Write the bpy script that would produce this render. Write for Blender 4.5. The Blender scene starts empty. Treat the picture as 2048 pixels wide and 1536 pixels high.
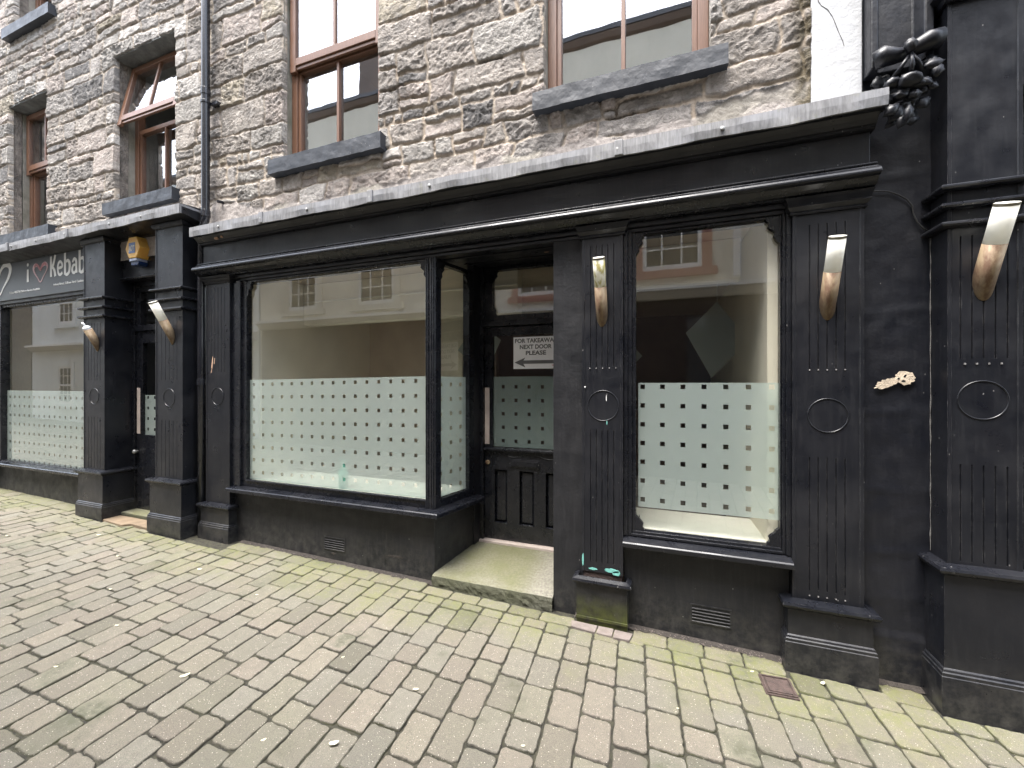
import bpy, bmesh, math, random
import numpy as np
from mathutils import Vector, Matrix
R=math.radians
random.seed(7)
# ------------------------------------------------------------ camera, sky, sun, exposure
sc=bpy.context.scene
cd=bpy.data.cameras.new('camera'); cam=bpy.data.objects.new('camera',cd); sc.collection.objects.link(cam)
cam.location=(0,-2.65,1.563); cam.rotation_euler=(R(90),0,R(20.5))
cd.sensor_width=36; cd.lens=14.50; cd.clip_start=.02; cd.clip_end=500
sc.camera=cam
W=bpy.data.worlds.new('World'); sc.world=W; W.use_nodes=True
nt=W.node_tree; bg=nt.nodes['Background']
sky=nt.nodes.new('ShaderNodeTexSky'); sky.sky_type='NISHITA'; sky.sun_disc=False
sky.sun_elevation=R(70); sky.sun_rotation=R(205); sky.dust_density=3; sky.air_density=1.2
hs=nt.nodes.new('ShaderNodeHueSaturation'); hs.inputs['Saturation'].default_value=.50
nt.links.new(sky.outputs[0],hs.inputs['Color']); nt.links.new(hs.outputs[0],bg.inputs[0])
bg.inputs[1].default_value=.15
sd=bpy.data.lights.new('sun','SUN'); sun=bpy.data.objects.new('sun',sd); sc.collection.objects.link(sun)
sd.energy=1.5; sd.angle=R(35); sd.color=(1,.97,.93)
sun.rotation_euler=(R(17),0,R(-35))
sc.view_settings.view_transform='Standard'; sc.view_settings.look='None'
sc.view_settings.exposure=2.62; sc.view_settings.gamma=1
sc.render.resolution_x=1024; sc.render.resolution_y=768

C=sc.collection
def zg(x): return .064-.021*x
# ------------------------------------------------------------ node material helpers
class NM:
    def __init__(s,name):
        s.m=bpy.data.materials.new(name); s.m.use_nodes=True; s.t=s.m.node_tree; s.t.nodes.clear()
        s.out=s.n('ShaderNodeOutputMaterial')
    def n(s,t,**k):
        x=s.t.nodes.new(t)
        for a,b in k.items(): setattr(x,a,b)
        return x
    def l(s,a,b): s.t.links.new(a,b)
    def set(s,sock,v):
        if hasattr(v,'links') or isinstance(v,bpy.types.NodeSocket): s.l(v,sock)
        else:
            if sock.type=='RGBA' and len(v)==3: v=(*v,1)
            sock.default_value=v
    def coord(s,kind='Object'): return s.n('ShaderNodeTexCoord').outputs[kind]
    def pos(s): return s.n('ShaderNodeNewGeometry').outputs['Position']
    def map(s,v,sc=(1,1,1),loc=(0,0,0)):
        x=s.n('ShaderNodeMapping'); s.l(v,x.inputs[0]); x.inputs['Scale'].default_value=sc; x.inputs['Location'].default_value=loc; return x.outputs[0]
    def noise(s,v,scale,det=3,rough=.55,dist=0):
        x=s.n('ShaderNodeTexNoise'); s.l(v,x.inputs['Vector']); x.inputs['Scale'].default_value=scale; x.inputs['Detail'].default_value=det
        x.inputs['Roughness'].default_value=rough; x.inputs['Distortion'].default_value=dist; return x.outputs[0]
    def ramp(s,f,stops):
        x=s.n('ShaderNodeValToRGB'); s.l(f,x.inputs[0]); e=x.color_ramp.elements
        while len(e)<len(stops): e.new(.5)
        for i,(p,c) in enumerate(stops):
            e[i].position=p; e[i].color=(c,c,c,1) if not hasattr(c,'__len__') else (*c,1)
        return x.outputs[0]
    def mix(s,f,a,b,mode='MIX'):
        x=s.n('ShaderNodeMix',data_type='RGBA',blend_type=mode); s.set(x.inputs[0],f); s.set(x.inputs[6],a); s.set(x.inputs[7],b); return x.outputs[2]
    def math(s,op,a,b=0,c=0,clamp=False):
        x=s.n('ShaderNodeMath',operation=op,use_clamp=clamp); s.set(x.inputs[0],a); s.set(x.inputs[1],b); s.set(x.inputs[2],c); return x.outputs[0]
    def sep(s,v): x=s.n('ShaderNodeSeparateXYZ'); s.l(v,x.inputs[0]); return x.outputs
    def bump(s,h,st=.5,d=.01,nrm=None):
        x=s.n('ShaderNodeBump'); s.l(h,x.inputs['Height']); x.inputs['Strength'].default_value=st; x.inputs['Distance'].default_value=d
        if nrm: s.l(nrm,x.inputs['Normal'])
        return x.outputs[0]
    def bsdf(s,col,rough=.5,bump=None,metal=0,spec=.5,**k):
        x=s.n('ShaderNodeBsdfPrincipled'); s.set(x.inputs['Base Color'],col); s.set(x.inputs['Roughness'],rough)
        x.inputs['Metallic'].default_value=metal; x.inputs['Specular IOR Level'].default_value=spec
        if bump: s.l(bump,x.inputs['Normal'])
        for a,b in k.items(): s.set(x.inputs[a],b)
        s.l(x.outputs[0],s.out.inputs[0]); return s.m

def m_black(name,base=(.011,.011,.013),rough=.34,dust=.5,coarse=.35,moss=0.):
    n=NM(name); p=n.pos()
    big=n.noise(p,3.1,4); fine=n.noise(p,55,3); streak=n.noise(n.map(p,(14,14,1.2)),4,4,.6)
    d=n.ramp(big,[(.42,0),(.72,1)]); st=n.ramp(streak,[(.5,0),(.8,1)])
    c=n.mix(n.math('MULTIPLY',d,.55*dust),base,(.050,.048,.050)); c=n.mix(n.math('MULTIPLY',st,.5*dust),c,(.055,.054,.056))
    vo=n.n('ShaderNodeTexVoronoi'); n.l(n.map(p,(1,1,.6)),vo.inputs['Vector']); vo.inputs['Scale'].default_value=26
    sp=n.ramp(vo.outputs['Distance'],[(.0,1),(.055,1),(.075,0)]); gate=n.ramp(n.noise(p,7,2),[(.56,0),(.62,1)])
    c=n.mix(n.math('MULTIPLY',n.math('MULTIPLY',sp,gate),.55),c,(.30,.29,.28))
    x,y,z=n.sep(p)
    low=n.math('SUBTRACT',1,n.math('MULTIPLY',n.math('SUBTRACT',n.math('ADD',z,n.math('MULTIPLY',x,.021)),.05),3.2),0,True)
    lf=n.math('MULTIPLY',low,n.ramp(n.noise(p,16,5,.7),[(.40,0),(.68,1)]))
    c=n.mix(n.math('MULTIPLY',lf,.6),c,(.085,.080,.072))
    if moss: 
        lw=n.math('SUBTRACT',1,n.math('MULTIPLY',n.math('SUBTRACT',z,.12),7),0,True)
        c=n.mix(n.math('MULTIPLY',n.math('MULTIPLY',lw,n.ramp(n.noise(p,20,4),[(.3,.2),(.6,1)])),moss),c,(.055,.062,.014))
    bv=n.n('ShaderNodeBevel',samples=4); bv.inputs['Radius'].default_value=.0045; gg=n.n('ShaderNodeNewGeometry')
    dp=n.n('ShaderNodeVectorMath',operation='DOT_PRODUCT'); n.l(bv.outputs[0],dp.inputs[0]); n.l(gg.outputs['Normal'],dp.inputs[1])
    ed=n.math('MULTIPLY',n.ramp(dp.outputs['Value'],[(.72,1),(.96,0)]),n.ramp(n.noise(p,21,5,.75),[(.50,0),(.62,.85)]))
    c=n.mix(n.math('MULTIPLY',ed,.7),c,(.17,.165,.16))
    rg=n.ramp(n.noise(p,9,4),[(.3,rough-.08),(.7,rough+.16)])
    h=n.math('ADD',n.math('MULTIPLY',n.noise(p,11,3),1.),n.math('MULTIPLY',fine,.25))
    return n.bsdf(c,rg,n.bump(h,coarse,.012),spec=.40)
M={}
M['black']=m_black('black_gloss_paint',(.0066,.0074,.0105),.33,.36,.11)
M['black_frame']=m_black('black_frame_paint',(.0062,.0070,.0100),rough=.24,dust=.30,coarse=.09)
M['black_wall']=m_black('black_masonry_paint',(.0065,.0075,.0115),.40,.30,.28)
M['black_render']=m_black('black_render_paint',(.0085,.0090,.0112),.50,.45,.32)
M['black_moss']=m_black('black_plinth_mossy',(.008,.008,.009),.45,.4,.25,moss=.95)
M['black_sill']=m_black('slate_sill_paint',(.030,.035,.044),.50,.25,.35)

def m_simple(name,col,rough=.5,var=.15,scale=12,bs=.3,bd=.004,metal=0,stain=None,spec=.5):
    n=NM(name); p=n.pos(); f=n.noise(p,scale,4)
    lo=tuple(c*(1-var) for c in col); hi=tuple(min(1,c*(1+var)) for c in col)
    c=n.mix(n.ramp(f,[(.3,0),(.7,1)]),lo,hi)
    if stain: c=n.mix(n.ramp(n.noise(n.map(p,(1,1,.35)),stain[1],5,.65),[(.48,0),(.7,stain[2])]),c,stain[0])
    return n.bsdf(c,rough,n.bump(n.noise(p,scale*5,3),bs,bd),metal=metal,spec=spec)
M['wood']=None
n=NM('brown_timber'); p=n.pos(); g=n.noise(n.map(p,(30,30,2.2)),5,5,.6)
c=n.mix(n.ramp(g,[(.3,0),(.75,1)]),(.120,.058,.034),(.195,.100,.060)); M['wood']=n.bsdf(c,.38,n.bump(g,.25,.002))
n=NM('lead_flashing'); p=n.pos(); g=n.noise(n.map(p,(26,26,3)),3,5,.65); g2=n.noise(p,5,4)
c=n.mix(n.ramp(g,[(.35,0),(.7,1)]),(.13,.13,.135),(.28,.28,.285)); c=n.mix(n.ramp(g2,[(.45,0),(.65,.55)]),c,(.30,.31,.34))
c=n.mix(n.ramp(n.noise(p,8,5,.7),[(.62,0),(.75,.5)]),c,(.20,.20,.10))
h=n.math('ADD',n.noise(n.map(p,(9,4,1)),2,2),n.math('MULTIPLY',g,.2)); M['lead']=n.bsdf(c,.6,n.bump(h,.35,.015),metal=.0)
M['screw']=m_simple('screw_head',(.35,.35,.34),.4,.2,40,metal=.6)
M['white_wall']=m_simple('white_wall_paint',(.46,.47,.485),.6,.05,6,.4,.008,stain=((.45,.44,.42),9,.35))
M['crack']=m_simple('crack_dirt',(.10,.095,.09),.9)
M['render']=m_simple('reveal_render',(.27,.255,.22),.85,.25,9,.7,.006,stain=((.12,.12,.07),5,.6))
M['lintel']=m_simple('dark_lintel_stone',(.13,.135,.13),.8,.4,9,1,.01)
M['cement']=m_simple('stone_reveal',(.22,.195,.17),.85,.45,13,1,.02,stain=((.07,.065,.06),14,.8))
M['mortar']=m_simple('sand_mortar',(.40,.31,.22),.9,.2,20,1,.005)
M['brass']=None
n=NM('tarnished_brass'); p=n.coord(); g=n.noise(n.map(p,(1,1,.3)),28,5,.65)
c=n.mix(n.ramp(g,[(.38,0),(.6,1)]),(.15,.085,.05),(.30,.225,.14)); M['brass']=n.bsdf(c,n.ramp(g,[(.3,.65),(.7,.45)]),n.bump(g,.3,.002),metal=.25)
def m_opal(name,algae):
    n=NM(name); p=n.coord()
    col=n.mix(n.ramp(n.noise(n.map(p,(30,30,5)),1.4,4,.6),[(.46,0),(.6,.9 if algae else .0)]),(.93,.92,.86),(.38,.33,.07))
    di=n.n('ShaderNodeBsdfDiffuse'); n.l(col,di.inputs[0]); tl=n.n('ShaderNodeBsdfTranslucent'); n.l(col,tl.inputs[0]); mx=n.n('ShaderNodeMixShader'); mx.inputs[0].default_value=.5; n.l(di.outputs[0],mx.inputs[1]); n.l(tl.outputs[0],mx.inputs[2])
    gl=n.n('ShaderNodeBsdfGlossy'); gl.inputs['Roughness'].default_value=.2; m2=n.n('ShaderNodeMixShader'); m2.inputs[0].default_value=.05; n.l(mx.outputs[0],m2.inputs[1]); n.l(gl.outputs[0],m2.inputs[2]); n.l(m2.outputs[0],n.out.inputs[0]); return n.m
M['opal']=m_opal('opal_glass',0)
M['opal_algae']=m_opal('algae_opal_glass',1)
M['opal_cap']=m_opal('lamp_cap',0)
M['collar']=m_simple('dull_collar',(.22,.20,.15),.4,.2,20,metal=.6)
M['bulb']=m_simple('white_bulb',(.8,.82,.84),.2,.05,20)
M['yellow']=m_simple('yellow_plastic',(.85,.50,.12),.35,.05,15,.1,.001)
M['navy']=m_simple('navy_plastic',(.012,.03,.10),.25,.1,15,.1,.001)
M['pale_strip']=m_simple('pale_blue_lens',(.35,.40,.52),.25,.1,15,.1,.001)
M['sticker_blue']=m_simple('blue_print',(.13,.22,.48),.4,.05,15,.1,.001)
M['white_print']=m_simple('white_print',(.80,.80,.78),.45,.05,15,.1,.001)
M['red_print']=m_simple('faded_red_print',(.42,.15,.16),.45,.25,15,.1,.001)
M['pink_print']=m_simple('faded_pink_print',(.60,.40,.41),.45,.1,15,.1,.001)
M['grey_print']=m_simple('grey_ink',(.13,.13,.135),.5,.1,15,.1,.001)
M['red_ink']=m_simple('red_ink',(.45,.10,.08),.5,.1,15,.1,.001)
M['paper']=m_simple('laminated_paper',(.88,.87,.89),.30,.04,8,.2,.003)
M['sign']=m_simple('dark_sign_panel',(.055,.062,.068),.42,.12,4,.1,.002)
M['cream']=m_simple('cream_paint',(.82,.75,.61),.6,.05,3,.1,.003)
M['cream2']=m_simple('cream_board',(.86,.82,.72),.5,.04,3,.1,.003)
M['taupe']=m_simple('taupe_wall',(.50,.41,.31),.7,.1,3,.1,.003)
M['brownwall']=m_simple('brown_wall',(.17,.12,.10),.7,.1,3,.1,.003)
M['darkroom']=m_simple('dark_interior',(.05,.048,.045),.8,.2,3,.1,.003)
M['blind']=m_simple('pale_blind',(.30,.31,.30),.8,.1,2,.1,.003)
M['floor']=m_simple('shop_floor',(.16,.12,.09),.6,.2,3,.1,.003)
M['pvc']=m_simple('black_pipe_plastic',(.016,.017,.022),.26,.2,6,.1,.003,spec=.6)
M['rust']=m_simple('rusty_iron',(.060,.040,.034),.75,.4,30,1,.006)
M['hole']=m_simple('dark_hole',(.006,.006,.006),.9)
M['teal']=m_simple('teal_old_paint',(.16,.42,.37),.6,.2,30)
M['bare_wood']=m_simple('bare_wood',(.55,.36,.25),.8,.2,30)
M['plaster']=m_simple('bare_plaster',(.62,.52,.40),.9,.2,30,1,.008)
M['pale']=m_simple('pale_strip_paint',(.43,.365,.325),.7,.12,14)
M['sealant']=m_simple('pale_sealant',(.13,.125,.12),.8,.5,60)
M['leaf']=m_simple('pale_leaf',(.52,.49,.34),.7,.1,30)
M['flyer']=m_simple('pink_stone_chip',(.15,.125,.11),.85,.2,20,1,.004)
M['bottle']=m_simple('green_bottle',(.12,.50,.38),.3,.05,15,.1,.001)
M['cable']=m_simple('black_cable',(.02,.02,.02),.5)
M['brownslab']=m_simple('brown_stone_slab',(.17,.125,.08),.85,.2,9,1,.006)
M['dirt_shade']=m_simple('dirt_contact_shade',(.050,.042,.036),.95,.3,40,1,.01)  # darkened so the wall-foot strip also paints contact shade
# concrete step with algae
n=NM('mossy_concrete'); p=n.pos(); x,y,z=n.sep(p)
g=n.noise(p,4,5,.65); gy=n.noise(p,60,3)
c=n.mix(n.ramp(gy,[(.3,0),(.7,1)]),(.165,.155,.125),(.27,.255,.205))
al=n.math('MULTIPLY',n.ramp(g,[(.36,.1),(.62,1)]),n.ramp(n.math('ADD',x,n.math('MULTIPLY',g,.12)),[(0,1),(1,0)]))
edge=n.math('SUBTRACT',1,n.math('MULTIPLY',n.math('ADD',x,1.0),5),0,True)
c=n.mix(n.math('MULTIPLY',n.math('MULTIPLY',edge,n.ramp(g,[(.3,.35),(.6,1)])),.75),c,(.125,.128,.048))
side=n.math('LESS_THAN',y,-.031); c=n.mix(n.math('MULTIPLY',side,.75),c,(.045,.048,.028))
M['step']=n.bsdf(c,.9,n.bump(n.math('ADD',gy,n.math('ADD',n.noise(p,220,2),n.math('MULTIPLY',g,1.5))),1.,.008))
# pavers
n=NM('concrete_pavers'); p=n.pos(); x,y,z=n.sep(p)
at=n.n('ShaderNodeAttribute',attribute_name='pcol'); sand=n.noise(p,330,2,.7); mid=n.noise(p,26,4,.6)
c=n.mix(n.ramp(sand,[(.35,0),(.65,1)]),n.mix(.5,at.outputs[0],(.0,.0,.0),'MIX'),at.outputs[0])
c=n.mix(n.ramp(mid,[(.35,.36),(.6,0)]),c,(.11,.098,.078)); c=n.mix(n.ramp(n.noise(p,1.7,5,.65),[(.46,0),(.70,.40)]),c,(.13,.125,.085))
vo=n.n('ShaderNodeTexVoronoi'); n.l(p,vo.inputs['Vector']); vo.inputs['Scale'].default_value=95
c=n.mix(n.math('MULTIPLY',n.ramp(vo.outputs['Distance'],[(.0,1),(.12,1),(.21,0)]),n.ramp(n.noise(p,60,2),[(.46,0),(.58,.70)])),c,(.62,.57,.48))
vo2=n.n('ShaderNodeTexVoronoi'); n.l(n.map(p,(1,1,1),(3,5,0)),vo2.inputs['Vector']); vo2.inputs['Scale'].default_value=120
c=n.mix(n.math('MULTIPLY',n.ramp(vo2.outputs['Distance'],[(.0,1),(.14,1),(.22,0)]),n.ramp(n.noise(p,45,2),[(.48,0),(.58,.6)])),c,(.07,.065,.06))
# dark damp blotches
bl=n.noise(p,3.6,3,.6); c=n.mix(n.math('MULTIPLY',n.ramp(bl,[(.585,0),(.70,.85)]),n.ramp(n.noise(p,42,4),[(.35,.2),(.6,1)])),c,(.075,.078,.050))
# moss close to the frontage
ms=n.math('ADD',n.math('MULTIPLY',y,1.9),n.math('ADD',1.15,n.math('MULTIPLY',n.math('SUBTRACT',n.noise(p,2.6,4,.6),.5),2.6)),0,True)
ms=n.math('MULTIPLY',ms,n.math('MULTIPLY',n.ramp(n.noise(p,13,4,.65),[(.28,.45),(.55,1)]),n.ramp(at.outputs['Alpha'],[(0,.55),(1,1)])))
lum=n.n('ShaderNodeRGBToBW'); n.l(at.outputs[0],lum.inputs[0])
jn=n.ramp(lum.outputs[0],[(.06,1),(.13,0)])
pm=n.ramp(n.noise(p,34,5,.7),[(.40,.30),(.58,1)])
c=n.mix(n.math('MULTIPLY',n.math('MULTIPLY',ms,pm),.86),c,(.135,.142,.046))
jm=n.math('MULTIPLY',jn,n.ramp(n.noise(p,2.1,4,.6),[(.42,0),(.62,.8)])); c=n.mix(jm,c,(.060,.066,.020))
gm=n.n('ShaderNodeNewGeometry'); 
h=n.math('ADD',n.math('MULTIPLY',mid,1.2),n.math('ADD',sand,n.math('MULTIPLY',n.noise(p,120,3),.8)))
M['paver']=n.bsdf(c,.86,n.bump(h,.75,.0045))
n=NM('joint_sand'); p=n.pos(); x,y,z=n.sep(p)
c=n.mix(n.ramp(n.noise(p,30,4,.7),[(.35,0),(.6,1)]),(.016,.015,.012),(.045,.042,.026)); M['joint']=n.bsdf(c,.95,n.bump(n.noise(p,300,3),1,.006))
# stone wall (colour carried per vertex)
n=NM('rubble_stone'); p=n.pos(); at=n.n('ShaderNodeAttribute',attribute_name='scol')
f1=n.noise(p,46,6,.68,.6); f2=n.noise(n.map(p,(1,1,1.5)),150,4,.7)
c=n.mix(n.ramp(f1,[(.36,.42),(.56,0)]),at.outputs[0],n.mix(.62,at.outputs[0],(.02,.018,.016)))
c=n.mix(n.ramp(f2,[(.52,0),(.72,.45)]),c,(.50,.46,.42))
rd=n.math('ABSOLUTE',n.math('SUBTRACT',n.noise(p,24,5,.6,1.1),.5))
h=n.math('ADD',n.math('MULTIPLY',rd,-3.4),n.math('ADD',f1,n.math('MULTIPLY',f2,.4)))
ht=n.math('MULTIPLY',h,n.math('ADD',.12,n.math('MULTIPLY',at.outputs['Alpha'],.88)))
M['stone']=n.bsdf(c,.88,n.bump(ht,.95,.014),spec=.3)
# glass
def m_glass(name,f0=.075,wave=0.,tint=(.93,.95,.94)):
    n=NM(name); p=n.pos()
    lw=n.n('ShaderNodeLayerWeight'); lw.inputs[0].default_value=.5
    f=n.math('POWER',lw.outputs['Facing'],5); fac=n.math('ADD',f0,n.math('MULTIPLY',f,1-f0),0,True)
    gl=n.n('ShaderNodeBsdfGlossy'); gl.inputs['Roughness'].default_value=.006; gl.inputs['Color'].default_value=(1,1,1,1)
    if wave:
        n.l(n.bump(n.noise(p,2.3,2),wave,.02),gl.inputs['Normal'])
    tr=n.n('ShaderNodeBsdfTransparent'); tr.inputs[0].default_value=(*tint,1)
    mx=n.n('ShaderNodeMixShader'); n.l(fac,mx.inputs[0]); n.l(tr.outputs[0],mx.inputs[1]); n.l(gl.outputs[0],mx.inputs[2]); n.l(mx.outputs[0],n.out.inputs[0])
    return n.m
M['glass']=m_glass('window_glass',.165); M['glass_up']=m_glass('sash_glass',.33,.03); 
def m_film(name,x0,z0,px,pz,sx,sz,slope=0,col=(.76,.85,.815)):
    n=NM(name); x,y,z=n.sep(n.coord())
    def cell(v,o,pitch,s):
        q=n.math('FRACT',n.math('ADD',n.math('DIVIDE',n.math('SUBTRACT',v,o),pitch),.5))
        return n.math('LESS_THAN',n.math('ABSOLUTE',n.math('SUBTRACT',q,.5)),s/pitch/2)
    zz=n.math('SUBTRACT',z,n.math('MULTIPLY',n.math('SUBTRACT',x,x0),slope)) if slope else z
    k=n.math('MULTIPLY',cell(x,x0,px,sx),cell(zz,z0,pz,sz))
    di=n.n('ShaderNodeBsdfDiffuse'); di.inputs[0].default_value=(*col,1)
    tl=n.n('ShaderNodeBsdfTranslucent'); tl.inputs[0].default_value=(*col,1)
    t1=n.n('ShaderNodeBsdfTransparent'); t1.inputs[0].default_value=(.90,.97,.95,1)
    t2=n.n('ShaderNodeBsdfTransparent')
    a=n.n('ShaderNodeMixShader'); a.inputs[0].default_value=.30; n.l(di.outputs[0],a.inputs[1]); n.l(tl.outputs[0],a.inputs[2])
    b=n.n('ShaderNodeMixShader'); b.inputs[0].default_value=.42; n.l(a.outputs[0],b.inputs[1]); n.l(t1.outputs[0],b.inputs[2])
    e=n.n('ShaderNodeMixShader'); n.l(k,e.inputs[0]); n.l(b.outputs[0],e.inputs[1]); n.l(t2.outputs[0],e.inputs[2]); n.l(e.outputs[0],n.out.inputs[0])
    return n.m
# ------------------------------------------------------------ mesh builder
class MB:
    def __init__(s): s.v=[]; s.f=[]
    def add(s,vs,fs):
        o=len(s.v); s.v+= [tuple(q) for q in vs]; s.f+=[tuple(i+o for i in q) for q in fs]; return s
    def box(s,x0,x1,y0,y1,z0,z1):
        return s.add([(x0,y0,z0),(x1,y0,z0),(x1,y1,z0),(x0,y1,z0),(x0,y0,z1),(x1,y0,z1),(x1,y1,z1),(x0,y1,z1)],
            [(0,3,2,1),(4,5,6,7),(0,1,5,4),(1,2,6,5),(2,3,7,6),(3,0,4,7)])
    def prism(s,poly,fn,a,b):   # poly 2d, fn(u,v,w)->xyz
        k=len(poly); vs=[fn(u,v,a) for u,v in poly]+[fn(u,v,b) for u,v in poly]
        return s.add(vs,[tuple(range(k))[::-1],tuple(range(k,2*k))]+[(i,(i+1)%k,(i+1)%k+k,i+k) for i in range(k)])
    def px(s,poly,x0,x1): return s.prism(poly,lambda u,v,w:(w,u,v),x0,x1)      # (y,z) along x
    def pz(s,poly,z0,z1): return s.prism(poly,lambda u,v,w:(u,v,w),z0,z1)      # (x,y) along z
    def py(s,poly,y0,y1): return s.prism(poly,lambda u,v,w:(u,w,v),y0,y1)      # (x,z) along y
    def tube(s,pts,r,n=12,cap=True):
        pts=[Vector(p) for p in pts]; rs=r if hasattr(r,'__len__') else [r]*len(pts); vs=[];fs=[]
        up=Vector((0,0,1)); t=(pts[1]-pts[0]).normalized(); 
        if abs(t.z)>.9: up=Vector((0,1,0))
        for i,q in enumerate(pts):
            t=(pts[min(i+1,len(pts)-1)]-pts[max(i-1,0)]).normalized(); a=t.cross(up).normalized(); b=a.cross(t)
            for k in range(n):
                g=2*math.pi*k/n; vs.append(q+(a*math.cos(g)+b*math.sin(g))*rs[i])
        for i in range(len(pts)-1):
            for k in range(n): fs.append((i*n+k,i*n+(k+1)%n,(i+1)*n+(k+1)%n,(i+1)*n+k))
        if cap: fs+= [tuple(range(n))[::-1],tuple(range(n*(len(pts)-1),n*len(pts)))]
        return s.add(vs,fs)
    def quad(s,a,b,c,d): return s.add([a,b,c,d],[(0,1,2,3)])
    def build(s,name,mat,parent=None,bevel=0,smooth=False,seg=2):
        me=bpy.data.meshes.new(name); me.from_pydata(s.v,[],s.f); me.update()
        bm=bmesh.new(); bm.from_mesh(me); bmesh.ops.recalc_face_normals(bm,faces=bm.faces); bm.to_mesh(me); bm.free()
        o=bpy.data.objects.new(name,me); C.objects.link(o); me.materials.append(mat)
        if parent: o.parent=parent
        if smooth: me.polygons.foreach_set('use_smooth',[True]*len(me.polygons))
        if bevel:
            b=o.modifiers.new('bevel','BEVEL'); b.width=bevel; b.segments=seg; b.limit_method='ANGLE'; b.angle_limit=R(35)
        return o
def tag(o,label=None,cat=None,group=None,kind=None):
    if label: o['label']=label
    if cat: o['category']=cat
    if group: o['group']=group
    if kind: o['kind']=kind
    return o
def thing(name,label,cat,group=None):
    o=bpy.data.objects.new(name,None); C.objects.link(o); o.empty_display_size=.1; return tag(o,label,cat,group)
def box(name,mat,par,*d,bevel=.003): return MB().box(*d).build(name,mat,par,bevel)
def text_mesh(name,body,mat,par,x,y,z,h,width=None,bold=0,shear=0,slope=0,align='LEFT'):
    cu=bpy.data.curves.new(name,'FONT'); cu.body=body; cu.size=1; cu.offset=bold; cu.extrude=.0; cu.shear=shear; cu.align_x=align
    cu.resolution_u=4
    t=bpy.data.objects.new(name+'_tmp',cu); me=bpy.data.meshes.new_from_object(t); bpy.data.objects.remove(t)
    co=np.zeros(len(me.vertices)*3); me.vertices.foreach_get('co',co); co=co.reshape(-1,3)
    sz=h/.70; w=co[:,0].max()-co[:,0].min(); sx=sz if width is None else width/w
    o=np.zeros_like(co); o[:,0]=x+co[:,0]*sx; o[:,2]=z+co[:,1]*sz+slope*(o[:,0]-x); o[:,1]=y
    me.vertices.foreach_set('co',o.ravel()); me.update(); me.name=name
    ob=bpy.data.objects.new(name,me); C.objects.link(ob); me.materials.clear(); me.materials.append(mat); ob.parent=par
    so=ob.modifiers.new('thick','SOLIDIFY'); so.thickness=.0012; so.offset=0
    return ob
# ------------------------------------------------------------ numpy noise
def h2(ix,iy,seed):
    a=(ix.astype(np.int64)*374761393+iy.astype(np.int64)*668265263+seed*982451653)&0xffffffff
    a=((a^(a>>13))*1274126177)&0xffffffff; a=(a^(a>>16))&0xffffffff; return a/4294967295.
def pn(x,y,seed=0):
    ix=np.floor(x);iy=np.floor(y);fx=x-ix;fy=y-iy;u=fx*fx*fx*(fx*(fx*6-15)+10);v=fy*fy*fy*(fy*(fy*6-15)+10);r=[]
    for dx in (0,1):
        for dy in (0,1):
            a=h2(ix+dx,iy+dy,seed)*2*np.pi; r.append(np.cos(a)*(fx-dx)+np.sin(a)*(fy-dy))
    return ((r[0]*(1-v)+r[1]*v)*(1-u)+(r[2]*(1-v)+r[3]*v)*u)*1.5
def fbm(x,y,seed,o=4):
    s=0;a=1
    for i in range(o): s=s+a*pn(x*2**i,y*2**i,seed+i); a*=.5
    return s
def sstep(a,b,x): t=np.clip((x-a)/(b-a),0,1); return t*t*(3-2*t)
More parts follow.
